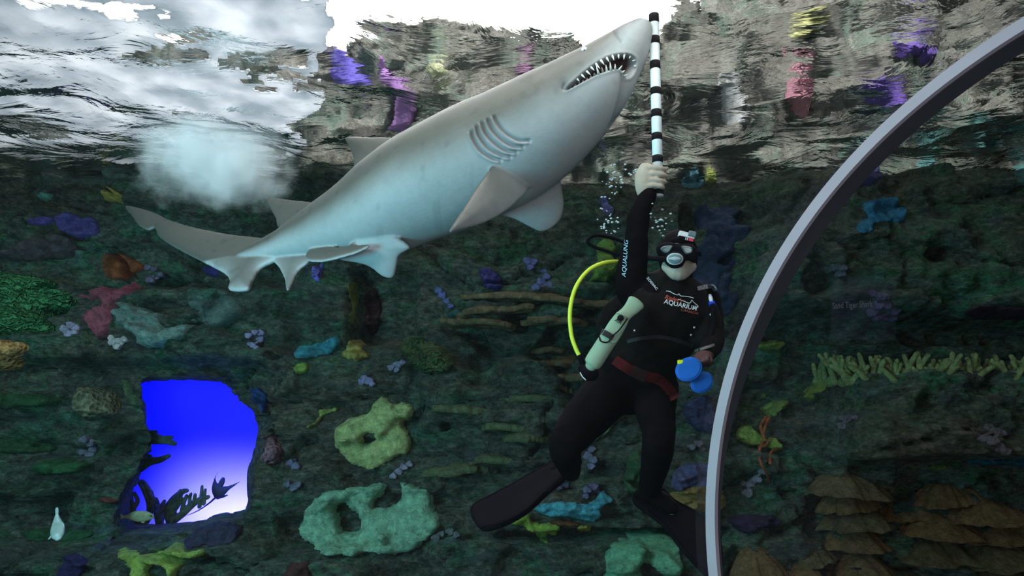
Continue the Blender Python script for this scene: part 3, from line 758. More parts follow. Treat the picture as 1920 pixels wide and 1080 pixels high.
# brown shelves of plate coral, lower right
PB = coral((86, 66, 38), gain=2.8); PB2 = coral((72, 62, 40), gain=2.8)
for i, (u, v, w, dep, lab) in enumerate([
    (1585, 888, 160, 0.36, 'topmost brown plate coral at the left of the plate bank'), (1592, 914, 110, 0.30, 'small brown plate coral just under the topmost plate'),
    (1700, 930, 150, 0.34, 'brown plate coral right of the small upper plate'), (1610, 946, 140, 0.36, 'brown plate coral with a ragged rim under the small upper plate'),
    (1762, 966, 160, 0.36, 'brown plate coral in the middle of the plate bank'), (1600, 986, 135, 0.36, 'golden brown plate coral in the middle of the left column'),
    (1512, 1010, 125, 0.36, 'golden brown plate coral nearest the plum coral'), (1850, 938, 170, 0.34, 'brown plate coral high at the right edge'),
    (1880, 975, 150, 0.34, 'brown plate coral at the right edge below the high one'), (1750, 1010, 190, 0.36, 'wide dark plate coral below the middle plate'),
    (1610, 1040, 150, 0.36, 'brown plate coral above the dark violet coral'), (1420, 1032, 110, 0.30, 'olive brown plate coral nearest the seam'),
    (1870, 1018, 190, 0.36, 'wide brown plate coral low at the right edge'), (1500, 1060, 150, 0.34, 'brown plate coral on the bottom edge left of the violet coral'),
    (1700, 1066, 150, 0.34, 'brown plate coral on the bottom edge right of the violet coral'), (1880, 1064, 180, 0.34, 'brown plate coral in the bottom right corner'),
    (1395, 1072, 90, 0.3, 'golden plate coral on the bottom edge beside the seam'), (1780, 905, 150, 0.26, 'dark brown plate coral under the ledge overhang')]):
    plate('plate_coral', lab, u, v, w, dep, PB if i % 3 else PB2, droop=0.17, thick=0.03, group='brown plate corals at lower right', tilt=random.uniform(-.1, .1))
PC = coral((84, 72, 48), gain=2.6); PD = coral((66, 76, 50), gain=2.6)
for i, (u, v, w, dep, lab) in enumerate([
    (1000, 556, 250, 0.28, 'longest brown shelf coral, uppermost in the middle of the wall'), (1095, 566, 130, 0.26, 'brown shelf coral at the diver elbow level, right of the longest shelf'),
    (930, 578, 170, 0.26, 'brown shelf coral under the left half of the longest shelf'), (900, 600, 140, 0.25, 'lowest brown shelf coral at the left of the upper stack'),
    (1040, 596, 120, 0.22, 'short brown shelf coral under the right half of the longest shelf'), (1010, 652, 120, 0.22, 'olive shelf coral beside the hose end, upper of the lower stack'),
    (1070, 668, 90, 0.22, 'short olive shelf coral right beside the hose end'), (1030, 682, 140, 0.24, 'tan shelf coral below the hose end'),
    (1075, 704, 90, 0.22, 'tan shelf coral at the hip of the diver'), (1060, 722, 80, 0.2, 'lowest tan shelf coral at the thigh of the diver')]):
    plate('shelf_coral', lab, u, v, w, dep, PC, droop=0.03, thick=0.06, rim=0.6, group='brown shelf corals mid wall', tilt=random.uniform(-.12, .12))
for i, (u, v, w, dep, lab) in enumerate([
    (865, 762, 110, 0.2, 'mossy shelf coral right of the yellow green head'), (1000, 742, 130, 0.2, 'mossy shelf coral left of the bent thigh'),
    (960, 795, 110, 0.2, 'mossy shelf coral left of the bent knee'), (945, 858, 150, 0.2, 'long mossy shelf coral above the trailing fin'),
    (860, 878, 140, 0.2, 'mossy shelf coral right of the rosettes over the pale disc'), (985, 815, 80, 0.2, 'small mossy shelf coral beside the bent knee')]):
    plate('shelf_coral', lab, u, v, w, dep, PD, droop=0.03, thick=0.07, rim=0.6, group='mossy shelf corals mid wall', tilt=random.uniform(-.15, .15))

# corals on the dry rock that show through the rippled surface

for nm, pts, col, lab in [
    ('bright_coral', [(1342, 150), (1352, 136), (1384, 138), (1388, 160), (1398, 186), (1412, 202), (1402, 218), (1364, 220), (1352, 196), (1356, 172)], (222, 224, 238), 'white coral above the water line right of the pole'),
    ('bright_coral', [(1468, 196), (1474, 168), (1472, 142), (1492, 126), (1506, 134), (1522, 160), (1514, 188), (1520, 226), (1496, 222), (1486, 204)], (238, 128, 146), 'bright pink coral above the water line'),
    ('bright_coral', [(1478, 66), (1492, 44), (1512, 30), (1520, 6), (1556, 6), (1558, 30), (1540, 46), (1522, 62), (1500, 74)], (214, 208, 110), 'yellow coral near the top edge above the water line'),
    ('bright_coral', [(1664, 66), (1700, 62), (1740, 72), (1752, 98), (1736, 114), (1714, 98), (1684, 96)], (112, 82, 176), 'purple coral above the water line, higher of two beside the seam'),
    ('bright_coral', [(1602, 158), (1632, 150), (1690, 160), (1694, 192), (1678, 222), (1660, 212), (1650, 184), (1624, 182)], (116, 84, 184), 'purple coral above the water line, lower of two beside the seam'),
    ('bright_coral', [(612, 130), (626, 96), (650, 100), (700, 150), (690, 190), (672, 170), (640, 160)], (110, 96, 210), 'violet coral on the dry rock left of the dorsal fin'),
    ('bright_coral', [(708, 120), (722, 100), (730, 130), (770, 160), (784, 200), (760, 240), (724, 236), (742, 200), (716, 160)], (170, 120, 190), 'mauve coral on the dry rock above the dorsal fin'),
    ('bright_coral', [(800, 130), (820, 110), (850, 124), (842, 150), (812, 152)], (190, 200, 140), 'pale yellow green coral on the dry rock above the shark back'),
    ('bright_coral', [(962, 130), (990, 112), (1006, 128), (996, 156), (970, 160)], (150, 110, 140), 'dusky mauve coral on the dry rock behind the shark head'),
    ('bright_coral', [(1560, 270), (1600, 262), (1640, 268), (1660, 280), (1600, 290)], (110, 150, 130), 'sea green coral just above the water line beside the seam'),
]:
    crust(nm, lab, 'coral', pts, coral(col, 'pit', gain=1.3, dark=0.88), T=0.13, res=0.03, mapper=refracted)

# ------------------------------------------------------------------ voxel union helper
def voxel_union(g, voxel, smooth=6, fac=0.5):
    me = bpy.data.meshes.new('tmp'); me.from_pydata(g.v, [], g.f)
    bm = bmesh.new(); bm.from_mesh(me); bmesh.ops.recalc_face_normals(bm, faces=bm.faces); bm.to_mesh(me); bm.free()
    o = bpy.data.objects.new('tmp', me); COL.objects.link(o)
    r = o.modifiers.new('r', 'REMESH'); r.mode = 'VOXEL'; r.voxel_size = voxel
    if smooth:
        s = o.modifiers.new('s', 'SMOOTH'); s.iterations = smooth; s.factor = fac
    dg = bpy.context.evaluated_depsgraph_get(); dg.update()
    ev = o.evaluated_get(dg); m2 = ev.to_mesh()
    n = len(m2.vertices); co = np.empty(n * 3); m2.vertices.foreach_get('co', co)
    out = G(); out.v = [tuple(p) for p in co.reshape(-1, 3)]; out.f = [tuple(p.vertices) for p in m2.polygons]
    ev.to_mesh_clear(); bpy.data.objects.remove(o); bpy.data.meshes.remove(me)
    return out

def vnormals(g):
    me = bpy.data.meshes.new('tmp'); me.from_pydata(g.v, [], g.f); me.update()
    n = np.empty(len(me.vertices) * 3); me.vertices.foreach_get('normal', n)
    bpy.data.meshes.remove(me); return n.reshape(-1, 3)

class Plane:
    def __init__(s, p0, n, up=None):
        s.p = np.array(p0, float); s.n = nrm(n)
        u = np.array([1, 0, 0.]) if up is None else np.array(up, float)
        u = u - s.n * (u @ s.n); s.U = nrm(u); s.W = np.cross(s.n, s.U)
    @staticmethod
    def three(a, b, c):
        n = np.cross(np.array(b) - a, np.array(c) - a); return Plane(a, n)
    def hit(s, u, v):
        d = ray(u, v); t = ((s.p - CAM) @ s.n) / (d @ s.n); q = CAM + d * t - s.p
        return (q @ s.U, q @ s.W)
    def at(s, a, b, h=0): return s.p + s.U * a + s.W * b + s.n * h

def slab(poly_px, pl, T, res, w=None, sub=4, tmin=0.0, closed_smooth=True, holes=(), pw=None):
    """a lens-section plate on a plane whose outline is seen at poly_px"""
    P2 = np.array([pl.hit(*p) for p in poly_px])
    if sub > 1: P2 = catmull(P2, sub, True)
    H = [np.array([pl.hit(*p) for p in h]) for h in holes]
    x, z, d, q, bd = fill(P2, res, H)
    w = w or T * 2
    t = T * (prof(d, w) if pw is None else np.clip(d / w, 0, 1) ** pw) + tmin
    n = len(x); g = G()
    g.v = [tuple(pl.at(a, b, h)) for a, b, h in zip(x, z, t)] + [tuple(pl.at(a, b, -h)) for a, b, h in zip(x, z, t)]
    f = [tuple(k) for k in q] + [tuple(n + i for i in reversed(k)) for k in q]
    cnt = {}
    for k in q:
        for i in range(4):
            e = (k[i], k[(i + 1) % 4])
            if (e[1], e[0]) in cnt: del cnt[(e[1], e[0])]
            else: cnt[e] = 1
    for a, b in cnt: f.append((b, a, n + a, n + b))
    g.f = f
    return weld(g, 1e-6)

# ------------------------------------------------------------------ the shark
def build_shark():
    ST = [  # u, v, half width px, depth
        (436, 483, 3, 4.40), (452, 480, 10, 4.37), (472, 476, 17, 4.34), (500, 469, 24, 4.30), (530, 461, 32, 4.25), (558, 452, 42, 4.20), (590, 441, 52, 4.14), (625, 427, 62, 4.07), (662, 414, 74, 4.00), (703, 397, 88, 3.93), (745, 374, 97, 3.86), (790, 350, 104, 3.79),
        (845, 326, 109, 3.71), (900, 300, 111, 3.63), (945, 280, 110, 3.57), (990, 254, 106, 3.51), (1030, 226, 99, 3.46), (1066, 199, 90, 3.42), (1098, 172, 80, 3.38), (1127, 145, 69, 3.35), (1152, 118, 57, 3.33), (1175, 92, 45, 3.31), (1193, 69, 34, 3.30), (1204, 54, 24, 3.29), (1211, 44, 14, 3.29), (1215, 38, 5, 3.285)]
    A0 = math.radians(41)
    ctr = np.array([P(u, v, Y) for u, v, h, Y in ST]); rad = np.array([h * px2m(P(u, v, Y)) for u, v, h, Y in ST])
    C = catmull(ctr, 6); R = catmull(rad[:, None], 6)[:, 0]
    n = len(C); T = np.gradient(C, axis=0); T /= np.linalg.norm(T, axis=1, keepdims=True)
    seg = 72; V = []; Fc = []; VEN = []
    for i in range(n):
        vd = CAM - C[i]; vd = nrm(vd - T[i] * (vd @ T[i])); ac = np.cross(vd, T[i])
        if ac[2] > 0: ac = -ac            # 'across' runs from the back outline to the belly outline
        ven = math.cos(A0) * vd + math.sin(A0) * ac
        lat = np.cross(T[i], ven)
        VEN.append(ven)
        s = i / (n - 1)
        for j in range(seg):
            th = 2 * math.pi * j / seg
            cv, sl = math.cos(th), math.sin(th)
            # belly a little flat, back a little ridged; the head wider than deep
            k = 1.0
            if cv > 0: k = 1 - 0.05 * cv ** 4
            else: k = 1 + 0.04 * abs(cv) ** 6
            head = float(ss(0.70, 0.92, s))
            k *= 1 + 0.05 * head * abs(sl) ** 2 - 0.03 * head
            V.append(C[i] + R[i] * k * (cv * ven + sl * lat))
    for i in range(n - 1):
        for j in range(seg):
            k = (j + 1) % seg
            Fc.append((i * seg + j, i * seg + k, (i + 1) * seg + k, (i + 1) * seg + j))
    Fc.append(tuple(range(seg))); Fc.append(tuple((n - 1) * seg + j for j in reversed(range(seg))))
    body = G().add(V, Fc)
    VEN = np.array(VEN)
    def near(u, v):
        cu, cv, _ = proj(C); return int(np.argmin(np.hypot(cu - u, cv - v)))
    def midplane(i): return Plane(C[i], np.cross(T[i], VEN[i]), up=T[i])
    parts = [body]
    r = 0.012
    # fins in the plane of symmetry
    i = near(735, 300)
    parts.append(slab([(744, 262), (700, 258), (650, 258), (655, 275), (664, 300), (666, 326), (690, 345), (730, 330), (760, 300)], midplane(i), 0.024, r, w=0.16, tmin=0.005))
    i = near(570, 440)
    parts.append(slab([(592, 382), (550, 376), (498, 371), (506, 390), (518, 412), (522, 428), (545, 440), (580, 430), (605, 400)], midplane(i), 0.020, r, w=0.12, tmin=0.005))
    parts.append(slab([(512, 488), (524, 503), (534, 524), (539, 547), (549, 530), (560, 508), (582, 489), (585, 470), (550, 462), (515, 470)], midplane(near(548, 455)), 0.018, r, w=0.1, tmin=0.005))
    parts.append(slab([(520, 452), (485, 446), (430, 440), (370, 428), (320, 413), (285, 397), (236, 386), (248, 406), (262, 424), (278, 432), (291, 428), (300, 446), (340, 471), (400, 502), (424, 516), (432, 530), (430, 545), (464, 545), (474, 527), (488, 504), (514, 491), (535, 476)], midplane(near(500, 469)), 0.026, r, w=0.10, tmin=0.005, sub=3))
    # paired fins
    a = P(942, 298, 3.40); b = P(843, 434, 3.12); c = P(968, 352, 3.42)
    parts.append(slab([(944, 286), (918, 318), (893, 352), (868, 392), (841, 434), (862, 431), (890, 424), (922, 412), (956, 390), (992, 350), (990, 296)], Plane.three(a, b, c), 0.030, r, w=0.14, tmin=0.005))
    a = P(1010, 340, 3.72); b = P(1032, 428, 3.86); c = P(930, 392, 3.74)
    parts.append(slab([(1044, 320), (1053, 350), (1057, 380), (1052, 408), (1036, 426), (1014, 434), (990, 424), (962, 410), (930, 402), (905, 400), (930, 350), (1000, 310)], Plane.three(a, b, c), 0.026, r, w=0.13, tmin=0.005))
    a = P(650, 470, 3.86); b = P(735, 519, 3.90); c = P(740, 462, 3.78)
    parts.append(slab([(636, 484), (668, 492), (694, 500), (718, 518), (738, 520), (744, 500), (750, 478), (770, 462), (730, 440), (670, 450)], Plane.three(a, b, c), 0.020, r, w=0.1, tmin=0.005))
    a = P(600, 470, 3.96); b = P(690, 463, 3.72); c = P(606, 490, 3.84)
    parts.append(slab([(574, 488), (604, 491), (640, 483), (672, 473), (694, 460), (664, 461), (630, 464), (600, 464), (578, 472)], Plane.three(a, b, c), 0.010, r, w=0.08, tmin=0.004))
    g = voxel_union(merge(*parts), 0.0062, smooth=7, fac=0.5)
    v = np.array(g.v); nr = vnormals(g)
    if ((v - v.mean(0)) * nr).sum() < 0: nr = -nr
    # nearest station for every vertex
    kd = KDTree(n)
    for i in range(n): kd.insert(Vector(C[i]), i)
    kd.balance()
    st = np.array([kd.find(Vector(p))[1] for p in v])
    ven = VEN[st]; rel = v - C[st]
    rr = np.linalg.norm(rel, axis=1) / R[st]
    low = (nr * ven).sum(1) * 0.75 + 0.25 * np.clip((rel * ven).sum(1) / R[st], -1, 1)
    u, w, dep = proj(v)
    face = ((CAM - v) * nr).sum(1) > 0
    s = st / (n - 1)
    flag = np.zeros(len(v))          # 1 inside the mouth
    # mouth
    M = catmull([(1062, 168), (1080, 149), (1100, 132), (1122, 116), (1145, 105), (1166, 101), (1184, 104), (1193, 114), (1191, 130), (1184, 142), (1175, 146), (1170, 136), (1160, 129), (1145, 131), (1120, 139), (1094, 152)], 4, True)
    m_in = in_poly(u, w, M) & face & (s > 0.6)
    dm, _, _ = near_edge(u, w, [tuple(p) for p in M])
    sel = face & (s > 0.6)
    push = np.zeros(len(v))
    push = np.where(m_in, -0.075 * prof(dm, 9.0), push)
    lip = sel & ~m_in & (dm < 9)
    push = np.where(lip, 0.0035 * np.exp(-((dm - 3.0) / 2.6) ** 2), push)
    flag = np.where(m_in, np.clip(dm / 2.2, 0, 1), flag)
    dark = np.zeros(len(v))
    # crease from the corner of the mouth, painted chin shadow, nostril, gill slits
    ridge = []
    lines = [([(1062, 168), (1056, 166), (1058, 158)], 3.0, 0.008), ([(1169, 140), (1168, 160), (1164, 185), (1156, 212), (1145, 240)], 5.0, 0.012), ([(1151, 58), (1157, 68), (1165, 77)], 3.0, 0.009)]
    for k, gl in enumerate([[(884, 248), (888, 262), (902, 283), (924, 297), (938, 300)], [(893, 238), (899, 256), (916, 278), (940, 291), (956, 294)], [(903, 231), (911, 250), (929, 270), (950, 283), (968, 285)], [(914, 225), (923, 243), (941, 262), (962, 274), (980, 275)], [(926, 219), (936, 236), (953, 253), (974, 264), (992, 264)]]):
        lines.append((gl, 3.0, 0.0135))
        ridge.append([(x - 4.2, y + 3.2) for x, y in gl])
    for pts, wd, dp in lines:
        pl = catmull(np.array(pts, float), 6)
        d, _, _ = near_edge(u, w, [tuple(p) for p in pl], closed=False)
        q = np.exp(-(d / wd) ** 2) * face * (s > 0.4)
        push = push - dp * q
        dark = np.maximum(dark, q * (0.75 if wd > 3.3 and dp > 0.013 else 0.45))
    for gl in ridge:
        pl = catmull(np.array(gl, float), 6)
        d, _, _ = near_edge(u, w, [tuple(p) for p in pl], closed=False)
        push = push + 0.008 * np.exp(-(d / 3.4) ** 2) * face * (s > 0.4)
    v = v + nr * push[:, None]
    g.v = [tuple(p) for p in v]
    shark = mk('shark', g, None, label='large grey sand tiger shark with open toothy mouth nosing a striped pole', cat='shark')
    me = shark.data
    off = np.array([0.0])
    # the belly is pale, the back bronze grey; fin edges darker
    at = me.attributes.new('paint', 'FLOAT_COLOR', 'POINT')
    hd_ = ss(0.70, 0.90, s)
    pale = ss(0.06 - 0.42 * hd_, 0.95 - 0.38 * hd_, low + 0.10 * fbm(v[:, 0] * 3, v[:, 2] * 3 + v[:, 1], 5, 3))
    back = np.array([0.072, 0.067, 0.057]); bel = np.array([0.40, 0.405, 0.42])
    colr = back + (bel - back) * pale[:, None]
    uvp = np.stack([u, w], 1)
    pec = in_poly(u, w, [(944, 286), (900, 340), (838, 438), (900, 428), (965, 392), (1000, 340)]) & face & (rr > 0.95)
    dl, _, _ = near_edge(u, w, [(944, 284), (918, 318), (893, 352), (868, 392), (841, 434)], closed=False)
    pale = np.where(pec, np.clip(0.15 + dl / 16.0, 0, 0.85), pale)
    pale = np.where((s < 0.06) & (rr > 0.9), np.maximum(pale, 0.30), pale)
    pale = np.where((s < 0.22) & (rr > 1.05) & ((rel * ven).sum(1) > 0), np.maximum(pale, 0.6), pale)
    edge = ss(1.75, 2.6, rr) * (s > 0.2)
    colr = colr * (1 - 0.25 * edge[:, None])
    spots = np.clip((fbm(v[:, 0] * 16, v[:, 2] * 16 + v[:, 1] * 7, 15, 2) - 0.48) * 5, 0, 1)
    colr = colr * (1 - 0.25 * spots[:, None] * (1 - 0.6 * pale[:, None]))
    mouthc = np.array([0.055, 0.022, 0.022])
    colr = colr * (1 - flag[:, None]) + mouthc * flag[:, None]
    colr = colr * (1 - 0.55 * dark[:, None])  # creases darkened in the paint, chin shadow included
    at.data.foreach_set('color', np.concatenate([colr, np.ones((len(v), 1))], 1).ravel())
    m, nt, out = newmat('shark_skin')
    b = N(nt, 'ShaderNodeBsdfPrincipled'); b.inputs['Roughness'].default_value = 0.55; b.inputs['Specular IOR Level'].default_value = 0.3
    a_ = N(nt, 'ShaderNodeAttribute', attribute_name='paint')
    tc = N(nt, 'ShaderNodeTexCoord')
    n1 = N(nt, 'ShaderNodeTexNoise'); n1.inputs['Scale'].default_value = 22; n1.inputs['Detail'].default_value = 8; n1.inputs['Roughness'].default_value = 0.7
    nt.links.new(tc.outputs['Object'], n1.inputs['Vector'])
    rp = N(nt, 'ShaderNodeValToRGB'); rp.color_ramp.elements[0].color = (0.80, 0.80, 0.80, 1); rp.color_ramp.elements[1].color = (1.12, 1.12, 1.12, 1)
    nt.links.new(n1.outputs['Fac'], rp.inputs['Fac'])
    mx = N(nt, 'ShaderNodeMix', data_type='RGBA', blend_type='MULTIPLY'); mx.inputs[0].default_value = 1
    nt.links.new(a_.outputs['Color'], mx.inputs[6]); nt.links.new(rp.outputs['Color'], mx.inputs[7]); nt.links.new(mx.outputs[2], b.inputs['Base Color'])
    n2 = N(nt, 'ShaderNodeTexNoise'); n2.inputs['Scale'].default_value = 120; n2.inputs['Detail'].default_value = 3
    nt.links.new(tc.outputs['Object'], n2.inputs['Vector'])
    bp = N(nt, 'ShaderNodeBump'); bp.inputs['Strength'].default_value = 0.15; bp.inputs['Distance'].default_value = 0.004
    nt.links.new(n2.outputs['Fac'], bp.inputs['Height']); nt.links.new(bp.outputs['Normal'], b.inputs['Normal'])
    nt.links.new(b.outputs[0], out.inputs[0]); me.materials.append(m)
    # the skin as a target for the eye and teeth
    bvh = BVHTree.FromPolygons([Vector(p) for p in g.v], g.f)
    def on(u_, v_):
        d = Vector(nrm(ray(u_, v_))); h = bvh.ray_cast(Vector(CAM), d)
        return (np.array(h[0]), np.array(h[1])) if h[0] is not None else (P(u_, v_, 3.3), nrm(-ray(u_, v_)))
    ivory = solid('tooth_ivory', (0.74, 0.74, 0.68), 0.3, spec=0.5)
    def teeth(name, path, L, sgn, cnt):
        pl = catmull(np.array(path, float), 12); seglen = np.r_[0, np.cumsum(np.hypot(*np.diff(pl, axis=0).T))]
        for k in range(cnt):
            t = (k + 0.5) / cnt * seglen[-1]
            x = np.interp(t, seglen, pl[:, 0]); y = np.interp(t, seglen, pl[:, 1])
            x2 = np.interp(t + 2, seglen, pl[:, 0]); y2 = np.interp(t + 2, seglen, pl[:, 1])
            tx, ty = x2 - x, y2 - y; q = math.hypot(tx, ty) + 1e-9
            ox, oy = -ty / q * sgn, tx / q * sgn
            f = 0.4 + 0.6 * math.sin(math.pi * min(1, (k + 1.2) / cnt)) ; ln = L * f * random.uniform(0.75, 1.15)
            p, _n = on(x - ox * 1.5, y - oy * 1.5); s_ = px2m(p)
            dirv = nrm(XC * ox - ZC * oy - YC * 0.45)
            sk = XC * random.uniform(-0.15, 0.15)
            p1 = p + dirv * ln * s_ * 0.5 + sk * 0.01; p2 = p + dirv * ln * s_ + sk * 0.01
            tt = tube([p, p1, p2], [0.0062 * (0.6 + 0.5 * f), 0.004, 0.0007], seg=7, round_caps=False)
            mk(name, tt, ivory, parent=shark, label='ivory needle tooth')
    teeth('tooth', [(1074, 160), (1100, 147), (1125, 136), (1146, 130), (1160, 129), (1169, 138), (1173, 146)], 17, -1, 14)
    teeth('tooth', [(1078, 152), (1102, 132), (1124, 116), (1146, 106), (1167, 103), (1184, 107), (1191, 118), (1190, 130)], 15, 1, 13)
    p, nn = on(1095, 92)
    eye = mk('eye', ball(p - nn * 0.006, 0.0165, 16, 12), solid('eye_silver', (0.55, 0.60, 0.58), 0.15, spec=0.6), parent=shark, label='small pale silver eye')
    vd = nrm(CAM - p)
    mk('pupil', ball(p - nn * 0.006 + vd * 0.0145, (0.005, 0.004, 0.005), 10, 8), solid('pupil_black', (0.01, 0.01, 0.012), 0.1, var=0), parent=eye, label='dark pupil')
    return shark
shark = build_shark()

# ------------------------------------------------------------------ water surface, foam, hall above
def water_material():
    m, nt, out = newmat('rippled_water')
    gl = N(nt, 'ShaderNodeBsdfGlass'); gl.inputs['IOR'].default_value = 1.06; gl.inputs['Roughness'].default_value = 0.0; gl.inputs['Color'].default_value = (0.97, 0.985, 0.99, 1)
    tc = N(nt, 'ShaderNodeTexCoord')
    mp = N(nt, 'ShaderNodeMapping'); mp.inputs['Scale'].default_value = (0.8, 1.0, 1)
    n1 = N(nt, 'ShaderNodeTexNoise'); n1.inputs['Scale'].default_value = 2.4; n1.inputs['Detail'].default_value = 5; n1.inputs['Roughness'].default_value = 0.5; n1.inputs['Distortion'].default_value = 0.6
    nt.links.new(tc.outputs['Object'], mp.inputs['Vector']); nt.links.new(mp.outputs[0], n1.inputs['Vector'])
    bp = N(nt, 'ShaderNodeBump'); bp.inputs['Strength'].default_value = 1.0; bp.inputs['Distance'].default_value = 0.042
    nt.links.new(n1.outputs['Fac'], bp.inputs['Height']); nt.links.new(bp.outputs['Normal'], gl.inputs['Normal'])
    nt.links.new(gl.outputs[0], out.inputs[0]); return m

def build_water():
    xs = np.arange(-7.0, 7.01, 0.06); ys = np.arange(2.45, 8.2, 0.05)
    X, Y = np.meshgrid(xs, ys, indexing='ij')
    Z = CZ + WL + 0.035 * fbm(X * 1.3, Y * 1.9, 101, 3)
    nx, ny = X.shape
    g = G(); g.v = list(zip(X.ravel(), Y.ravel(), Z.ravel()))
    I, J = np.meshgrid(np.arange(nx - 1), np.arange(ny - 1), indexing='ij'); I = I.ravel(); J = J.ravel()
    g.f = [tuple(q) for q in np.stack([I * ny + J, (I + 1) * ny + J, (I + 1) * ny + J + 1, I * ny + J + 1], 1).tolist()]
    mk('water_surface', g, water_material(), kind='structure', recalc=False, origin=(0, 0, 0), label='rippled water surface of the tank seen from below')
build_water()

def surf(u, v, dz=0.0):
    d = ray(u, v); t = (WL + dz) / d[2]; return CAM + d * t

def build_foam():
    """churned white froth floating where the inflow falls in"""
    pts = [(-260, 345), (60, 345), (160, 342), (240, 372), (330, 392), (430, 392), (490, 372), (540, 330), (566, 270), (584, 200), (598, 130), (606, 70), (606, 10), (600, -60), (-500, -60), (-500, 250)]
    P2 = [surf(u, v, 0.03)[:2] for u, v in pts]
    P2 = catmull(P2, 8, True)
    P2 = P2 + 0.16 * np.stack([fbm(P2[:, 0] * 3, P2[:, 1] * 3, 13, 3), fbm(P2[:, 0] * 3 + 9, P2[:, 1] * 3, 14, 3)], 1) + 0.05 * np.stack([fbm(P2[:, 0] * 5, P2[:, 1] * 5, 3, 3), fbm(P2[:, 0] * 5 + 9, P2[:, 1] * 5, 4, 3)], 1)
    x, y, d, q, bd = fill(P2, 0.022)
    hol = fbm(x * 1.5 + 0.5 * y, y * 2.8, 305, 5) + 0.45 * fbm(x * 4.5, y * 9, 231, 4)
    su = (x / y) * F; 
    # patches where the froth is broken
    keep = hol < 0.27
    z = CZ + WL + 0.05 + 0.02 * fbm(x * 4, y * 4, 7, 3)
    f = [k for k in q if keep[list(k)].all()]
    us = sorted({i for k in f for i in k}); ix = {a: i for i, a in enumerate(us)}
    n = len(us); g = G()
    g.v = [(x[i], y[i], z[i]) for i in us] + [(x[i], y[i], z[i] + 0.008) for i in us]
    fl = [tuple(ix[i] for i in k) for k in f] + [tuple(n + ix[i] for i in reversed(k)) for k in f]
    cnt = {}
    for k in fl[:len(f)]:
        for i in range(4):
            e = (k[i], k[(i + 1) % 4])
            if (e[1], e[0]) in cnt: del cnt[(e[1], e[0])]
            else: cnt[e] = 1
    for a, b in cnt: fl.append((b, a, n + a, n + b))
    g.f = fl
    m, nt, out = newmat('water_foam')
    df = N(nt, 'ShaderNodeBsdfDiffuse'); tl = N(nt, 'ShaderNodeBsdfTranslucent'); mx = N(nt, 'ShaderNodeMixShader'); mx.inputs[0].default_value = 0.6
    tc = N(nt, 'ShaderNodeTexCoord'); nn = N(nt, 'ShaderNodeTexNoise'); nn.inputs['Scale'].default_value = 3; nn.inputs['Detail'].default_value = 8
    nt.links.new(tc.outputs['Object'], nn.inputs['Vector'])
    rp = N(nt, 'ShaderNodeValToRGB'); rp.color_ramp.elements[0].position = 0.35; rp.color_ramp.elements[1].position = 0.65
    rp.color_ramp.elements[0].color = (0.46, 0.51, 0.55, 1); rp.color_ramp.elements[1].color = (0.76, 0.78, 0.81, 1)
    nt.links.new(nn.outputs['Fac'], rp.inputs['Fac'])
    for s in (df, tl): nt.links.new(rp.outputs['Color'], s.inputs['Color'])
    nt.links.new(df.outputs[0], mx.inputs[1]); nt.links.new(tl.outputs[0], mx.inputs[2]); nt.links.new(mx.outputs[0], out.inputs[0])
    mk('water_foam', g, m, kind='stuff', label='broad sheet of white froth on the water at upper left', cat='foam', recalc=False, smooth=True)
build_foam()

def build_plume():
    """cloud of air bubbles too fine to tell apart, driven down under the froth"""
    c = P(410, 296, 5.1); S = np.array([0.74, 0.52, 0.52])
    g = ball((0, 0, 0), 1.0, 32, 20)
    v = np.array(g.v) * S
    v[:, 2] = np.minimum(v[:, 2], CZ + WL - 0.03 - c[2])
    g.v = [tuple(p + c) for p in v]
    m, nt, out = newmat('bubble_haze')
    vo = N(nt, 'ShaderNodeVolumePrincipled'); vo.inputs['Color'].default_value = (0.95, 0.98, 1.0, 1); vo.inputs['Anisotropy'].default_value = -0.15
    tc = N(nt, 'ShaderNodeTexCoord')
    mp = N(nt, 'ShaderNodeMapping'); mp.inputs['Scale'].default_value = tuple(1 / S)
    nn = N(nt, 'ShaderNodeTexNoise'); nn.inputs['Scale'].default_value = 3.2; nn.inputs['Detail'].default_value = 5; nn.inputs['Roughness'].default_value = 0.6
    nt.links.new(tc.outputs['Object'], nn.inputs['Vector']); nt.links.new(tc.outputs['Object'], mp.inputs['Vector'])
    ln = N(nt, 'ShaderNodeVectorMath', operation='LENGTH'); nt.links.new(mp.outputs[0], ln.inputs[0])
    ad = N(nt, 'ShaderNodeMath', operation='MULTIPLY_ADD'); ad.inputs[1].default_value = 1.5; nt.links.new(nn.outputs['Fac'], ad.inputs[0]); nt.links.new(ln.outputs['Value'], ad.inputs[2])
    fall = N(nt, 'ShaderNodeMapRange'); fall.interpolation_type = 'SMOOTHSTEP'; fall.inputs['From Min'].default_value = 1.55; fall.inputs['From Max'].default_value = 0.75; fall.inputs['To Min'].default_value = 0; fall.inputs['To Max'].default_value = 9.5
    nt.links.new(ad.outputs[0], fall.inputs['Value']); nt.links.new(fall.outputs[0], vo.inputs['Density'])
    nt.links.new(vo.outputs[0], out.inputs['Volume'])
    mk('bubble_cloud', g, m, kind='stuff', label='pale blue cloud of fine bubbles plunging under the froth', cat='bubbles', origin=c)
build_plume()
scene.cycles.volume_bounces = 6; scene.cycles.volume_step_rate = 1.0

def build_hall():
    white = solid('hall_white', (0.85, 0.85, 0.85), 0.8, var=0.02)
    y = 11.5; t = 0.15
    mk('wall_far', box((0, y, CZ + WL + 3.2), (30, t, 7.6)), white, kind='structure', label='white hall wall above and behind the tank', smooth=False)
    mk('ceiling', box((0, 7.0, CZ + WL + 7.0), (30, 10, 0.15)), white, kind='structure', label='white ceiling of the hall above the tank', smooth=False)
build_hall()

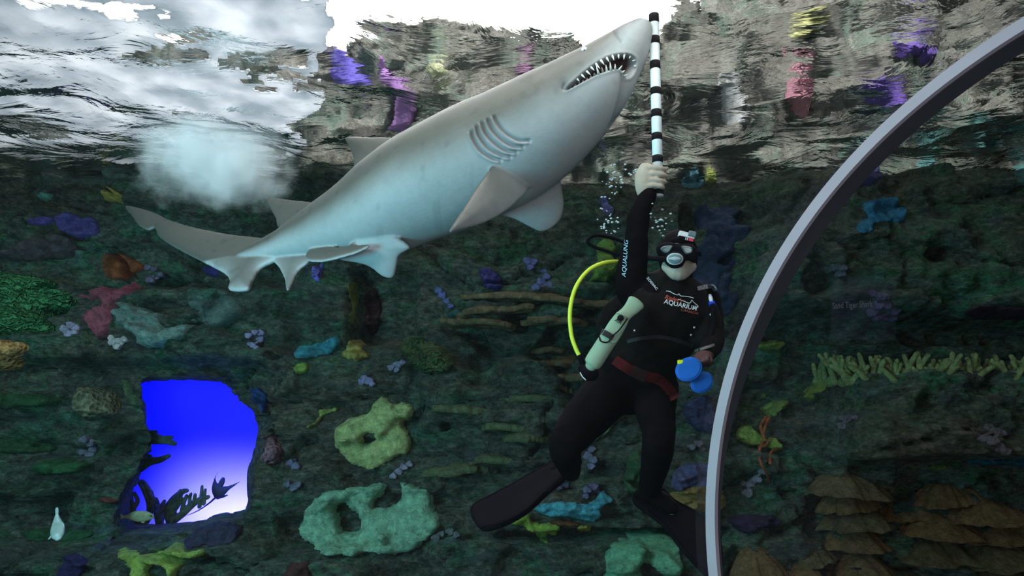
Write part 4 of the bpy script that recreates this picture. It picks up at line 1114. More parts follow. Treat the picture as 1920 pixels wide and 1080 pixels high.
# ------------------------------------------------------------------ the lit blue cove behind the opening
def build_cove():
    m = solid('cove_blue', (0.20, 0.22, 0.80), 0.85, var=0.03, vscale=2)
    c0 = nominal(370, 850)
    x0, x1, zb, zt = c0[0] - 2.0, c0[0] + 1.6, c0[1] - 1.0, c0[1] + 1.0
    g = G()
    prof_ = [(6.9, zb), (8.1, zb), (8.32, zb + 0.1), (8.4, zb + 0.4), (8.4, zt - 0.2), (8.3, zt), (6.9, zt)]
    pr = catmull(prof_, 5)
    for (yy, zz) in pr: g.v += [(x0, yy, zz), (x1, yy, zz)]
    for i in range(len(pr) - 1): g.f.append((2 * i, 2 * i + 1, 2 * i + 3, 2 * i + 2))
    g2 = G().add([(x0, 6.9, zb), (x0, 8.4, zb), (x0, 8.4, zt), (x0, 6.9, zt)], [(0, 1, 2, 3)]).add([(x1, 6.9, zb), (x1, 8.4, zb), (x1, 8.4, zt), (x1, 6.9, zt)], [(3, 2, 1, 0)])
    mk('wall_cove', merge(g, g2), m, kind='structure', label='smooth lit backdrop of the blue opening', recalc=False)
    def area(name, loc, rot, sx, sy, pw, col, spread=None):
        l = bpy.data.lights.new(name, 'AREA'); l.shape = 'RECTANGLE'; l.size = sx; l.size_y = sy; l.energy = pw; l.color = col
        if spread: l.spread = math.radians(spread)
        o = bpy.data.objects.new(name, l); COL.objects.link(o); o.location = loc; o.rotation_euler = rot; return o
    area('cove_lamp_high', (c0[0], 7.5, zt - 0.08), (math.radians(48), 0, 0), 2.6, 0.2, 40, (0.0, 0.004, 1.0))
    area('cove_lamp_low', (c0[0] - 0.15, 7.5, zb + 0.08), (math.radians(180 - 76), 0, 0), 1.8, 0.2, 34, (0.62, 0.54, 1.0), 72)
    area('cove_fill_front', (c0[0] - 0.1, 6.75, zt - 0.1), (math.radians(8), 0, 0), 1.4, 0.3, 26, (0.01, 0.06, 1.0))  # added blue fill, tints the corals and rim inside the cove
    return c0
COVE = build_cove()

# ------------------------------------------------------------------ lamps
def lamp(name, loc, tgt, size, pw, col, sy=None, spread=None):
    l = bpy.data.lights.new(name, 'AREA'); l.shape = 'RECTANGLE'; l.size = size; l.size_y = sy or size; l.energy = pw; l.color = col
    if spread: l.spread = math.radians(spread)
    o = bpy.data.objects.new(name, l); COL.objects.link(o); o.location = loc
    d = Vector(tgt) - Vector(loc); o.rotation_euler = d.to_track_quat('-Z', 'Y').to_euler(); return o
lamp('tank_lamp_key', (-4.2, -0.6, CZ + 2.5), (0.6, 5.6, CZ + 0.2), 2.2, 190, (0.74, 0.95, 1.0), 1.2)
lamp('tank_lamp_top', (-0.6, 2.75, CZ + 2.2), (-0.2, 5.2, CZ + 0.6), 5.0, 42, (0.92, 1.0, 0.93), 0.4)
lamp('tank_lamp_side', (-3.4, 1.6, CZ + 0.2), (0.0, 3.8, CZ + 1.2), 1.4, 105, (0.16, 0.85, 1.0), 1.0)
lamp('added_fill', (0.3, -2.6, CZ - 0.4), (0.6, 4.0, CZ + 0.6), 1.6, 80, (1.0, 0.96, 1.0), 1.6)  # added neutral fill behind the camera, lifts the shark belly
lamp('hall_lamp', (0, 9.0, CZ + WL + 6.2), (0, 11.5, CZ + WL + 2.4), 12, 2600, (1, 0.985, 0.97), 1.0)
lamp('hall_lamp_front', (0.5, 2.4, CZ + WL + 4.5), (0.5, 6.6, CZ + WL + 0.6), 8, 1250, (1, 0.98, 0.96), 1.0)
w = bpy.data.worlds.new('world'); scene.world = w; w.use_nodes = True
bgn = w.node_tree.nodes['Background']; bgn.inputs[0].default_value = (0.10, 0.16, 0.18, 1); bgn.inputs[1].default_value = 0.6
scene.cycles.caustics_refractive = False; scene.cycles.caustics_reflective = False
scene.view_settings.view_transform = 'Standard'; scene.view_settings.look = 'None'; scene.view_settings.gamma = 1; scene.view_settings.exposure = 0.0

# ------------------------------------------------------------------ the diver
def Lm(rows, ratio=1.0, aref=(1, 0, 0), seg=20):
    """limb from (u, v, depth, half width px) rows"""
    c = [P(u, v, Y) for u, v, Y, r in rows]; rr = [r * px2m(p) for (u, v, Y, r), p in zip(rows, c)]
    C = catmull(c, 4); R = catmull(np.array(rr)[:, None], 4)[:, 0]
    return tube(C, R, R * ratio, seg=seg, aref=aref)

SKIN = solid('skin', (0.40, 0.335, 0.275), 0.5, bump=0.1, bscale=90, var=0.08, vscale=20)
NEOP = solid('neoprene_black', (0.0045, 0.0026, 0.0034), 0.85, bump=0.15, bscale=70, var=0.3, vscale=12, spec=0.03)
NYLON = solid('nylon_black', (0.0075, 0.0055, 0.0052), 0.8, bump=0.35, bscale=180, var=0.4, vscale=18, spec=0.05)
RUBBER = solid('rubber_black', (0.0052, 0.0034, 0.0056), 0.8, var=0.25, vscale=10, spec=0.03)

def bvh_of(g): return BVHTree.FromPolygons([Vector(p) for p in g.v], g.f)
def caster(*gs):
    bs = [bvh_of(g) for g in gs]
    def f(u, v, off=0.0, dflt=3.3):
        d = Vector(nrm(ray(u, v))); best = None
        for b in bs:
            h = b.ray_cast(Vector(CAM), d)
            if h[0] is not None and (best is None or h[3] < best[3]): best = h
        if best is None: return P(u, v, dflt), -np.array(d)
        n = np.array(best[1]);
        if n @ np.array(d) > 0: n = -n
        return np.array(best[0]) - np.array(d) * off, n
    return f

def letters(name, text, u, v, hpx, ang, mat, on, parent, sx=1.0, shear=0.0, off=0.004, label=None, bold=0.0):
    """flat printed lettering laid on a surface"""
    cu = bpy.data.curves.new('t', 'FONT'); cu.body = text; cu.size = 1.0; cu.shear = shear; cu.offset = bold; cu.resolution_u = 3
    o = bpy.data.objects.new('t', cu); COL.objects.link(o)
    dg = bpy.context.evaluated_depsgraph_get(); dg.update()
    m = o.evaluated_get(dg).to_mesh()
    co = np.array([tuple(p.co) for p in m.vertices]); fs = [tuple(p.vertices) for p in m.polygons]
    o.evaluated_get(dg).to_mesh_clear(); bpy.data.objects.remove(o)
    fs = [f for f in fs if np.ptp(co[list(f)], axis=0).max() < 1.2]
    k = hpx / 0.72; a = math.radians(ang)
    x = co[:, 0] * k * sx; y = co[:, 1] * k
    U = u + x * math.cos(a) + y * math.sin(a); Vv = v + x * math.sin(a) - y * math.cos(a)
    V = np.array([on(p, q, off)[0] for p, q in zip(U, Vv)])
    dist = np.linalg.norm(V - CAM, axis=1); md = np.median(dist)
    far = np.abs(dist - md) > 0.2
    V[far] = CAM + (V[far] - CAM) / dist[far][:, None] * md      # stay on the curve of the cloth at its edge
    g = G(); g.v = [tuple(p) for p in V]; g.f = fs
    return mk(name, g, mat, parent=parent, label=label, smooth=False, recalc=False)

def strap(name, path, wpx, mat, on, parent, thick=0.005, label=None, n=6, off=0.004):
    """webbing laid over a surface along a path"""
    pl = catmull(np.array(path, float), n); t = np.gradient(pl, axis=0); t /= np.linalg.norm(t, axis=1, keepdims=True)
    nn = np.stack([-t[:, 1], t[:, 0]], 1); g = G(); V = []
    for (u, v), (a, b) in zip(pl, nn):
        for s in (-0.5, -0.17, 0.17, 0.5):
            q, m = on(u + a * wpx * s, v + b * wpx * s, off); V.append(q)
        for s in (0.5, -0.5):
            q, m = on(u + a * wpx * s, v + b * wpx * s, off - thick); V.append(q)
    V = np.array(V); dist = np.linalg.norm(V - CAM, axis=1); D = dist.reshape(-1, 6)
    ref = np.median(D, axis=1); ref = np.array([np.median(ref[max(0, i - 3):i + 4]) for i in range(len(ref))])
    D2 = np.clip(D, (ref - 0.03)[:, None], (ref + 0.03)[:, None])
    V = CAM + (V - CAM) / dist[:, None] * D2.reshape(-1, 1)
    Fc = []
    for i in range(len(pl) - 1):
        for j in range(6):
            k = (j + 1) % 6; Fc.append((i * 6 + j, i * 6 + k, (i + 1) * 6 + k, (i + 1) * 6 + j))
    Fc.append(tuple(range(6))); Fc.append(tuple((len(pl) - 1) * 6 + j for j in range(6)))
    return mk(name, g.add(V, Fc), mat, parent=parent, label=label, smooth=False)

def hose(name, pts, r, mat, parent, label=None, n=8):
    w = catmull([P(*p) for p in pts], n)
    return mk(name, tube(w, r, seg=10), mat, parent=parent, label=label)

def build_diver():
    torso = [(1178, 742, 3.60, 56), (1180, 726, 3.59, 68), (1194, 702, 3.56, 74), (1218, 662, 3.50, 64), (1238, 615, 3.44, 72), (1252, 580, 3.40, 82), (1262, 556, 3.38, 74), (1270, 538, 3.37, 46)]
    rarm = [(1222, 575, 3.42, 34), (1194, 548, 3.40, 36), (1184, 518, 3.37, 31), (1189, 480, 3.345, 26), (1193, 445, 3.32, 22), (1199, 402, 3.30, 21), (1208, 380, 3.29, 18), (1214, 366, 3.285, 17)]
    larm = [(1296, 560, 3.40, 30), (1318, 562, 3.41, 31), (1330, 590, 3.40, 26), (1336, 622, 3.36, 23), (1336, 645, 3.29, 21), (1326, 662, 3.20, 17)]
    rleg = [(1150, 726, 3.59, 50), (1112, 768, 3.51, 45), (1078, 808, 3.45, 38), (1060, 836, 3.43, 32), (1062, 858, 3.56, 27), (1068, 876, 3.74, 21), (1070, 884, 3.84, 18)]
    lleg = [(1222, 728, 3.59, 50), (1229, 770, 3.47, 38), (1235, 812, 3.37, 32), (1234, 838, 3.35, 30), (1229, 868, 3.45, 27), (1222, 898, 3.60, 23), (1216, 924, 3.72, 20)]
    neck = [(1270, 548, 3.38, 30), (1271, 525, 3.36, 26), (1271, 505, 3.34, 26)]
    sh = lambda rows, d: [(u, v, Y, max(4, r - d)) for u, v, Y, r in rows]
    hc = P(1271, 480, 3.32)
    head = [ball(hc, (0.078, 0.098, 0.112), 24, 16), Lm([(1252, 500, 3.25, 12), (1272, 508, 3.235, 19), (1294, 500, 3.25, 12)], 1.0, aref=(0, 0, 1)), Lm([(1271, 512, 3.25, 13), (1271, 500, 3.24, 20)])]
    # right hand, closed round the pole
    hand = []
    palm = [(1214, 370, 3.285, 15), (1208, 352, 3.275, 17), (1209, 332, 3.272, 19), (1214, 315, 3.275, 15)]
    hand.append(Lm(palm, 0.62))
    for k, v in enumerate((314.5, 326, 337.5, 348)):
        r = (0.0125, 0.0125, 0.0122, 0.011)[k]
        tip = (4, 5, 4, 1)[k]
        pts = [P(1210, v + 1, 3.262), P(1224, v - 0.5, 3.252), P(1238, v + 1.5, 3.254), P(1241 + tip, v + 3.5, 3.272), P(1242 + tip, v + 4.5, 3.300), P(1236, v + 4.5, 3.335)]
        hand.append(tube(catmull(pts, 4), np.interp(np.linspace(0, 1, 21), [0, .5, 1], [r * 1.08, r, r * 0.8]), seg=10))
        hand.append(ball(P(1213, v, 3.258), r * 1.15, 10, 7))
    th = [P(1206, 346, 3.295), P(1213, 330, 3.325), P(1226, 320, 3.345), P(1240, 317, 3.345), P(1250, 316, 3.335)]
    hand.append(tube(catmull(th, 4), np.linspace(0.0165, 0.0105, 17), seg=10))
    # left hand, low at the side, half closed
    lh = [Lm([(1326, 662, 3.20, 13), (1316, 672, 3.14, 15), (1308, 680, 3.10, 13)], 0.6)]
    for k in range(4):
        u = 1304 + k * 7; v = 684 - k * 3.5
        pts = [P(u, v - 4, 3.10), P(u - 1, v + 5, 3.075), P(u - 4, v + 10, 3.09), P(u - 7, v + 8, 3.115)]
        lh.append(tube(catmull(pts, 4), np.linspace(0.0105, 0.008, 13), seg=9))
    lh.append(tube(catmull([P(1324, 668, 3.15), P(1332, 676, 3.11), P(1328, 684, 3.09)], 4), np.linspace(0.012, 0.009, 9), seg=9))
    lhg = merge(*lh)
    core = merge(*(head + hand + lh), Lm(neck), Lm(sh(torso, 6), 0.62), Lm(sh(rarm, 4)), Lm(sh(larm, 4)), Lm(sh(rleg, 4)), Lm(sh(lleg, 4)),
                 Lm([(1070, 880, 3.82, 16), (1050, 888, 3.86, 15), (1030, 900, 3.86, 10)], 0.7), Lm([(1216, 920, 3.70, 17), (1240, 940, 3.68, 15), (1262, 956, 3.66, 11)], 0.7))
    bodyg = voxel_union(core, 0.0046, smooth=3, fac=0.5)
    person = mk('person', bodyg, SKIN, label='scuba diver in black wetsuit and mask holding a striped pole overhead', cat='person', origin=P(1190, 740, 3.6))
    # wetsuit: torso, sleeves, legs and boots in one garment
    suit = merge(Lm(torso, 0.66), Lm(rarm), Lm(larm), Lm(rleg), Lm(lleg), Lm([(1270, 546, 3.38, 34), (1271, 532, 3.365, 31), (1271, 524, 3.355, 29)]),
                 Lm([(1086, 864, 3.86, 8), (1074, 874, 3.85, 14), (1050, 886, 3.86, 17), (1028, 900, 3.86, 13)], 0.75), Lm([(1192, 930, 3.74, 7), (1206, 926, 3.73, 14), (1236, 936, 3.69, 19), (1262, 954, 3.66, 14)], 0.75))
    suitg = voxel_union(suit, 0.007, smooth=8, fac=0.5)
    sv = np.array(suitg.v); sn = vnormals(suitg)
    wr = 0.004 * fbm(sv[:, 0] * 9, sv[:, 2] * 22 + sv[:, 1] * 9, 77, 3)      # folds of the neoprene
    suitg.v = [tuple(p) for p in sv + sn * wr[:, None]]
    wetsuit = mk('wetsuit', suitg, NEOP, parent=person, label='black full length wetsuit')
    ons = caster(suitg)
    white = solid('print_white', (0.75, 0.77, 0.80), 0.6, var=0.0); red = solid('print_red', (0.55, 0.10, 0.07), 0.6, var=0.0); pale = solid('print_blue', (0.34, 0.52, 0.66), 0.6, var=0.0)
    dark = solid('trim_maroon', (0.10, 0.035, 0.035), 0.6, var=0.2)
    gl_ = voxel_union(lhg, 0.0046, smooth=3); gv = np.array(gl_.v) + vnormals(gl_) * 0.0035; gl_.v = [tuple(p) for p in gv]
    mk('glove', gl_, solid('glove_maroon', (0.035, 0.012, 0.013), 0.6, var=0.4, vscale=25), parent=person, label='dark maroon glove on the lower hand')
    # hood, open at the face
    hg = ball(hc, (0.087, 0.104, 0.120), 40, 28)
    v = np.array(hg.v); rel = (v - hc) / np.array([0.087, 0.104, 0.120])
    front = -rel[:, 1] * 1.0 + 0.0 * rel[:, 2]
    cut = (front > 0.42) & (rel[:, 2] < 0.40) | ((front > 0.12) & (rel[:, 2] < -0.30) & (np.abs(rel[:, 0]) < 0.82))
    keepf = [f for f in hg.f if not all(cut[i] for i in f)]
    hg.f = keepf
    us = sorted({i for f in hg.f for i in f}); ix = {a: i for i, a in enumerate(us)}
    hg.v = [hg.v[i] for i in us]; hg.f = [tuple(ix[i] for i in f) for f in hg.f]
    hood = mk('hood', hg, NEOP, parent=person, label='black neoprene hood', recalc=True)
    md = hood.modifiers.new('thick', 'SOLIDIFY'); md.thickness = 0.006; md.offset = 0
    # mask: two lenses in a black skirt
    mp = Plane(P(1270, 472, 3.195), nrm(CAM - P(1270, 472, 3.195)))
    mk_ = mk('dive_mask', slab([(1231, 462), (1244, 454), (1262, 455), (1272, 458), (1284, 456), (1300, 459), (1308, 470), (1309, 486), (1302, 494), (1288, 488), (1280, 498), (1270, 506), (1258, 502), (1250, 490), (1238, 482), (1231, 474)], mp, 0.030, 0.006, w=0.02), RUBBER, parent=person, label='black two lens dive mask')
    glass = solid('lens_glass', (0.055, 0.095, 0.10), 0.2, var=0.5, vscale=22, spec=0.5)  # opaque lens, the reflection in its glass painted as teal grey
    lp = Plane(mp.p + mp.n * 0.028, mp.n)
    mk('lens', slab([(1238, 466), (1246, 461), (1261, 461), (1258, 469), (1252, 475), (1243, 473)], lp, 0.006, 0.003, w=0.006), glass, parent=mk_, label='glass lens with painted teal grey reflection')
    mk('lens', slab([(1278, 461), (1296, 463), (1299, 470), (1296, 475), (1286, 477), (1280, 470)], lp, 0.006, 0.003, w=0.006), glass, parent=mk_, label='glass lens with painted teal grey reflection')
    hoodstrap = hose('strap', [(1303, 470, 3.20), (1311, 474, 3.28), (1312, 478, 3.38)], 0.008, RUBBER, mk_)
    # fins
    for nm, poly, pl in [
        ('right', [(1088, 862), (1074, 856), (1040, 869), (1002, 889), (942, 923), (892, 949), (883, 961), (889, 978), (906, 994), (942, 985), (986, 962), (1026, 926), (1064, 893)], Plane.three(P(1085, 862, 3.87), P(885, 965, 3.82), P(960, 980, 3.60))),
        ('left', [(1186, 930), (1200, 921), (1240, 917), (1264, 941), (1300, 960), (1334, 982), (1352, 1012), (1354, 1082), (1326, 1082), (1292, 1048), (1264, 1014), (1246, 990), (1212, 962), (1190, 946)], Plane.three(P(1190, 932, 3.76), P(1330, 1060, 3.50), P(1300, 950, 3.72)))]:
        fin = mk('swim_fin', slab(poly, pl, 0.016, 0.010, w=0.03, tmin=0.004), RUBBER, parent=person, label='long black rubber swim fin')
        pts = [pl.hit(*p) for p in poly]
        n = len(poly)
        # stiffening rails along both edges
        for a, b in ((2, 6), (8, 11)) if nm == 'right' else ((2, 6), (8, 12)):
            q = [pl.at(*pl.hit(*((np.array(poly[i]) * 0.96 + np.array(poly).mean(0) * 0.04))), 0.012) for i in range(a, b + 1)]
            for sgn in (1,):
                mk('rail', tube(catmull(q, 4), 0.010, seg=8), RUBBER, parent=fin)
    # prints on the chest and the sleeve
    return person, wetsuit, suitg, dict(white=white, red=red, pale=pale, dark=dark)
person, wetsuit, suitg, INK = build_diver()

def build_scuba():
    root = empty('scuba_set', P(1240, 640, 3.5), 'black buoyancy vest with regulator and two hoses worn by the diver', 'scuba gear')
    vest = merge(Lm([(1200, 690, 3.53, 66), (1222, 655, 3.48, 69), (1240, 615, 3.43, 77), (1254, 580, 3.39, 84), (1262, 558, 3.38, 72)], 0.70),
                 Lm([(1150, 650, 3.50, 26), (1140, 620, 3.48, 24), (1150, 590, 3.47, 24), (1172, 566, 3.46, 20)], 0.7),
                 Lm([(1322, 640, 3.34, 26), (1328, 605, 3.34, 25), (1322, 570, 3.35, 22)], 0.8),
                 Lm([(1310, 560, 3.34, 14), (1304, 540, 3.38, 13), (1296, 530, 3.46, 12)], 0.6), Lm([(1226, 560, 3.32, 12), (1226, 540, 3.37, 12), (1236, 528, 3.45, 12)], 0.6))
    vg = voxel_union(vest, 0.007, smooth=8)
    v = np.array(vg.v); n_ = vnormals(vg)
    vg.v = [tuple(p) for p in v + n_ * (0.006 * fbm(v[:, 0] * 14, v[:, 2] * 14, 91, 3))[:, None]]
    vobj = mk('vest', vg, NYLON, parent=root, label='black nylon buoyancy vest')
    on = caster(vg, suitg)
    grey = solid('webbing_grey', (0.20, 0.20, 0.23), 0.6, var=0.15)
    strap('shoulder_strap', [(1308, 541), (1322, 538), (1336, 537), (1342, 545)], 8, grey, on, vobj, label='grey shoulder strap', off=0.008)
    strap('waist_strap', [(1176, 640), (1205, 634), (1240, 632), (1275, 640), (1300, 650)], 7, solid('webbing_black', (0.02, 0.016, 0.018), 0.5), on, vobj, off=0.007)
    strap('pocket_flap', [(1302, 658), (1322, 652), (1340, 646)], 5, solid('webbing_trim', (0.10, 0.09, 0.085), 0.6), on, vobj, off=0.008)
    ring = solid('steel', (0.45, 0.45, 0.48), 0.3, metal=0.8)
    for (u, v_) in ((1335, 590), (1302, 614), (1296, 628), (1190, 620)):
        q, m = on(u, v_, 0.006)
        mk('metal_ring', ball(q, (0.012, 0.005, 0.009) if u == 1335 else (0.006, 0.004, 0.006), 12, 8), ring, parent=vobj, label='small metal ring')
    # inflator on the left shoulder
    a, _ = on(1334, 566, 0.012); b, _ = on(1331, 553, 0.012); c, _ = on(1336, 574, 0.010)
    inf = mk('inflator_button', tube([c, a], [0.016, 0.015], seg=12, round_caps=False), solid('blue_plastic', (0.01, 0.05, 0.55), 0.35), parent=root, label='blue inflator button')
    mk('inflator_valve', tube([a, (a + b) / 2, b], [0.008, 0.010, 0.007], seg=10, round_caps=False), solid('white_plastic', (0.75, 0.75, 0.80), 0.3), parent=root, label='white inflator valve')
    hose('inflator_hose', [(1336, 574, 3.28), (1338, 590, 3.27), (1336, 615, 3.27), (1330, 640, 3.26)], 0.013, RUBBER, root, label='black ribbed inflator hose')
    # regulator
    rc = P(1265.5, 486.5, 3.150); nrml = nrm(CAM - rc + np.array([0, 0, 0.4])); pl = Plane(rc, nrml)
    def disc(name, r, T, mat, par, off, rz=0.75, lab=None):
        c = pl.at(0, 0, off); g = tube([c - nrml * T, c, c + nrml * T * 0.6], [r * 0.92, r, r * 0.8], [r * rz * 0.92, r * rz, r * rz * 0.8], seg=28, aref=(1, 0, 0), round_caps=False)
        return mk(name, g, mat, parent=par, label=lab)
    reg = disc('regulator', 0.047, 0.024, RUBBER, root, 0.0, lab='black second stage regulator')
    disc('regulator_ring', 0.036, 0.006, solid('ring_grey', (0.42, 0.47, 0.50), 0.35), reg, 0.018, lab='light grey cover ring')
    cov = disc('regulator_cover', 0.029, 0.006, solid('cover_teal', (0.12, 0.19, 0.21), 0.35), reg, 0.023, lab='teal grey front cover')
    cc = pl.at(0, 0, 0.029)
    mk('cover_bar', tube([cc - XC * 0.024, cc, cc + XC * 0.024], [0.004, 0.010, 0.004], [0.003, 0.003, 0.003], seg=10, aref=(0, 0, 1)), solid('bar_grey', (0.40, 0.47, 0.50), 0.35), parent=cov, label='light grey bar')
    mk('mouthpiece', tube([P(1266, 490, 3.15), P(1267, 494, 3.20), P(1268, 496, 3.24)], [0.040, 0.036, 0.030], [0.024, 0.024, 0.02], seg=14, aref=(1, 0, 0)), RUBBER, parent=reg)
    hose('regulator_hose', [(1190, 484, 3.46), (1212, 483, 3.36), (1232, 485, 3.20), (1250, 486, 3.155)], 0.0125, RUBBER, root, label='black regulator hose')
    hose('regulator_hose', [(1200, 476, 3.55), (1165, 478, 3.56), (1138, 471, 3.55), (1110, 461, 3.53), (1102, 451, 3.52), (1114, 442, 3.54), (1140, 444, 3.57), (1168, 453, 3.60), (1210, 466, 3.58)], 0.0085, RUBBER, root, label='black hose looping behind the raised arm')
    yel = solid('hose_yellow', (0.66, 0.78, 0.06), 0.4, var=0.05)
    yh = hose('octopus_hose', [(1200, 498, 3.52), (1163, 491, 3.46), (1132, 493, 3.40), (1102, 508, 3.36), (1079, 540, 3.33), (1069, 582, 3.32), (1071, 625, 3.32), (1079, 652, 3.32), (1088, 670, 3.32)], 0.0095, yel, root, label='bright yellow hose')
    octo = mk('octopus_regulator', merge(tube([P(1087, 668, 3.32), P(1093, 684, 3.32)], [0.012, 0.013], seg=10), Lm([(1093, 690, 3.32, 10), (1102, 698, 3.31, 15), (1112, 702, 3.31, 13)], 0.8)), RUBBER, parent=root, label='black spare regulator on the yellow hose')
    mk('octopus_cord', tube(catmull([P(1088, 699, 3.285), P(1092, 706, 3.285), P(1098, 712, 3.285)], 4), 0.0025, seg=6), INK['white'], parent=octo, label='thin white cord')
    # cylinder on the back, seen only past the ribs
    mk('air_cylinder', Lm([(1226, 690, 3.66, 30), (1240, 640, 3.62, 34), (1256, 580, 3.58, 34), (1262, 556, 3.57, 22)]), solid('tank_black', (0.02, 0.02, 0.022), 0.4), parent=root, label='black air cylinder on the back')
    return root, vg, vobj, on
scuba, vestg, vest, onv = build_scuba()

def build_belt():
    beltm = solid('webbing_red', (0.060, 0.005, 0.006), 0.85, bump=0.3, bscale=200, var=0.3, vscale=14)
    belt = strap('weight_belt', [(1152, 674), (1166, 684), (1190, 698), (1214, 706), (1236, 712), (1254, 728), (1266, 748)], 19, beltm, onv, person, label='dark red webbing weight belt', off=0.007)
    strap('buckle', [(1184, 694), (1200, 702), (1212, 706)], 21, solid('webbing_dark', (0.03, 0.012, 0.012), 0.6), onv, belt, off=0.012)
build_belt()

def prints():
    W, R, B = INK['white'], INK['red'], INK['pale']
    letters('print_lettering', 'AQUARIUM', 1244.5, 568.5, 8.6, 13, W, onv, vest, sx=1.02, bold=0.012, off=0.006, label='white printed word on the chest')
    letters('print_lettering', "Ripley's", 1245.5, 560, 8.0, 13, R, onv, vest, sx=1.0, shear=0.25, off=0.006, bold=0.01, label='red printed script on the chest')
    letters('print_lettering', 'CANADA', 1276, 582.5, 4.6, 13, R, onv, vest, sx=1.25, off=0.006, label='small red printed word on the chest')
    strap('print_swoosh', [(1271, 561), (1280, 563.5), (1290, 568), (1295, 567), (1297, 562.5), (1301, 567), (1309, 574.5), (1305, 577), (1303, 573)], 1.2, W, onv, vest, thick=0.001, label='white printed fin outline', off=0.006)
    strap('print_signature', [(1249, 545.5), (1256, 546.5), (1262, 550), (1270, 553), (1273, 551), (1276, 554.5), (1284, 555.5), (1292, 556.5), (1301, 559)], 1.2, W, onv, vest, thick=0.001, label='white printed signature line', off=0.006)
    letters('print_lettering', 'AQUALUNG', 1173, 520, 8.0, -86, B, caster(suitg), wetsuit, sx=1.12, shear=0.25, off=0.004, bold=0.0, label='pale blue printed script on the sleeve')
    letters('print_lettering', 'ZODIAC', 1211.5, 521, 4.4, 50, W, onv, vest, sx=1.3, off=0.006, bold=0.0, label='small white printed word near the shoulder')
prints()

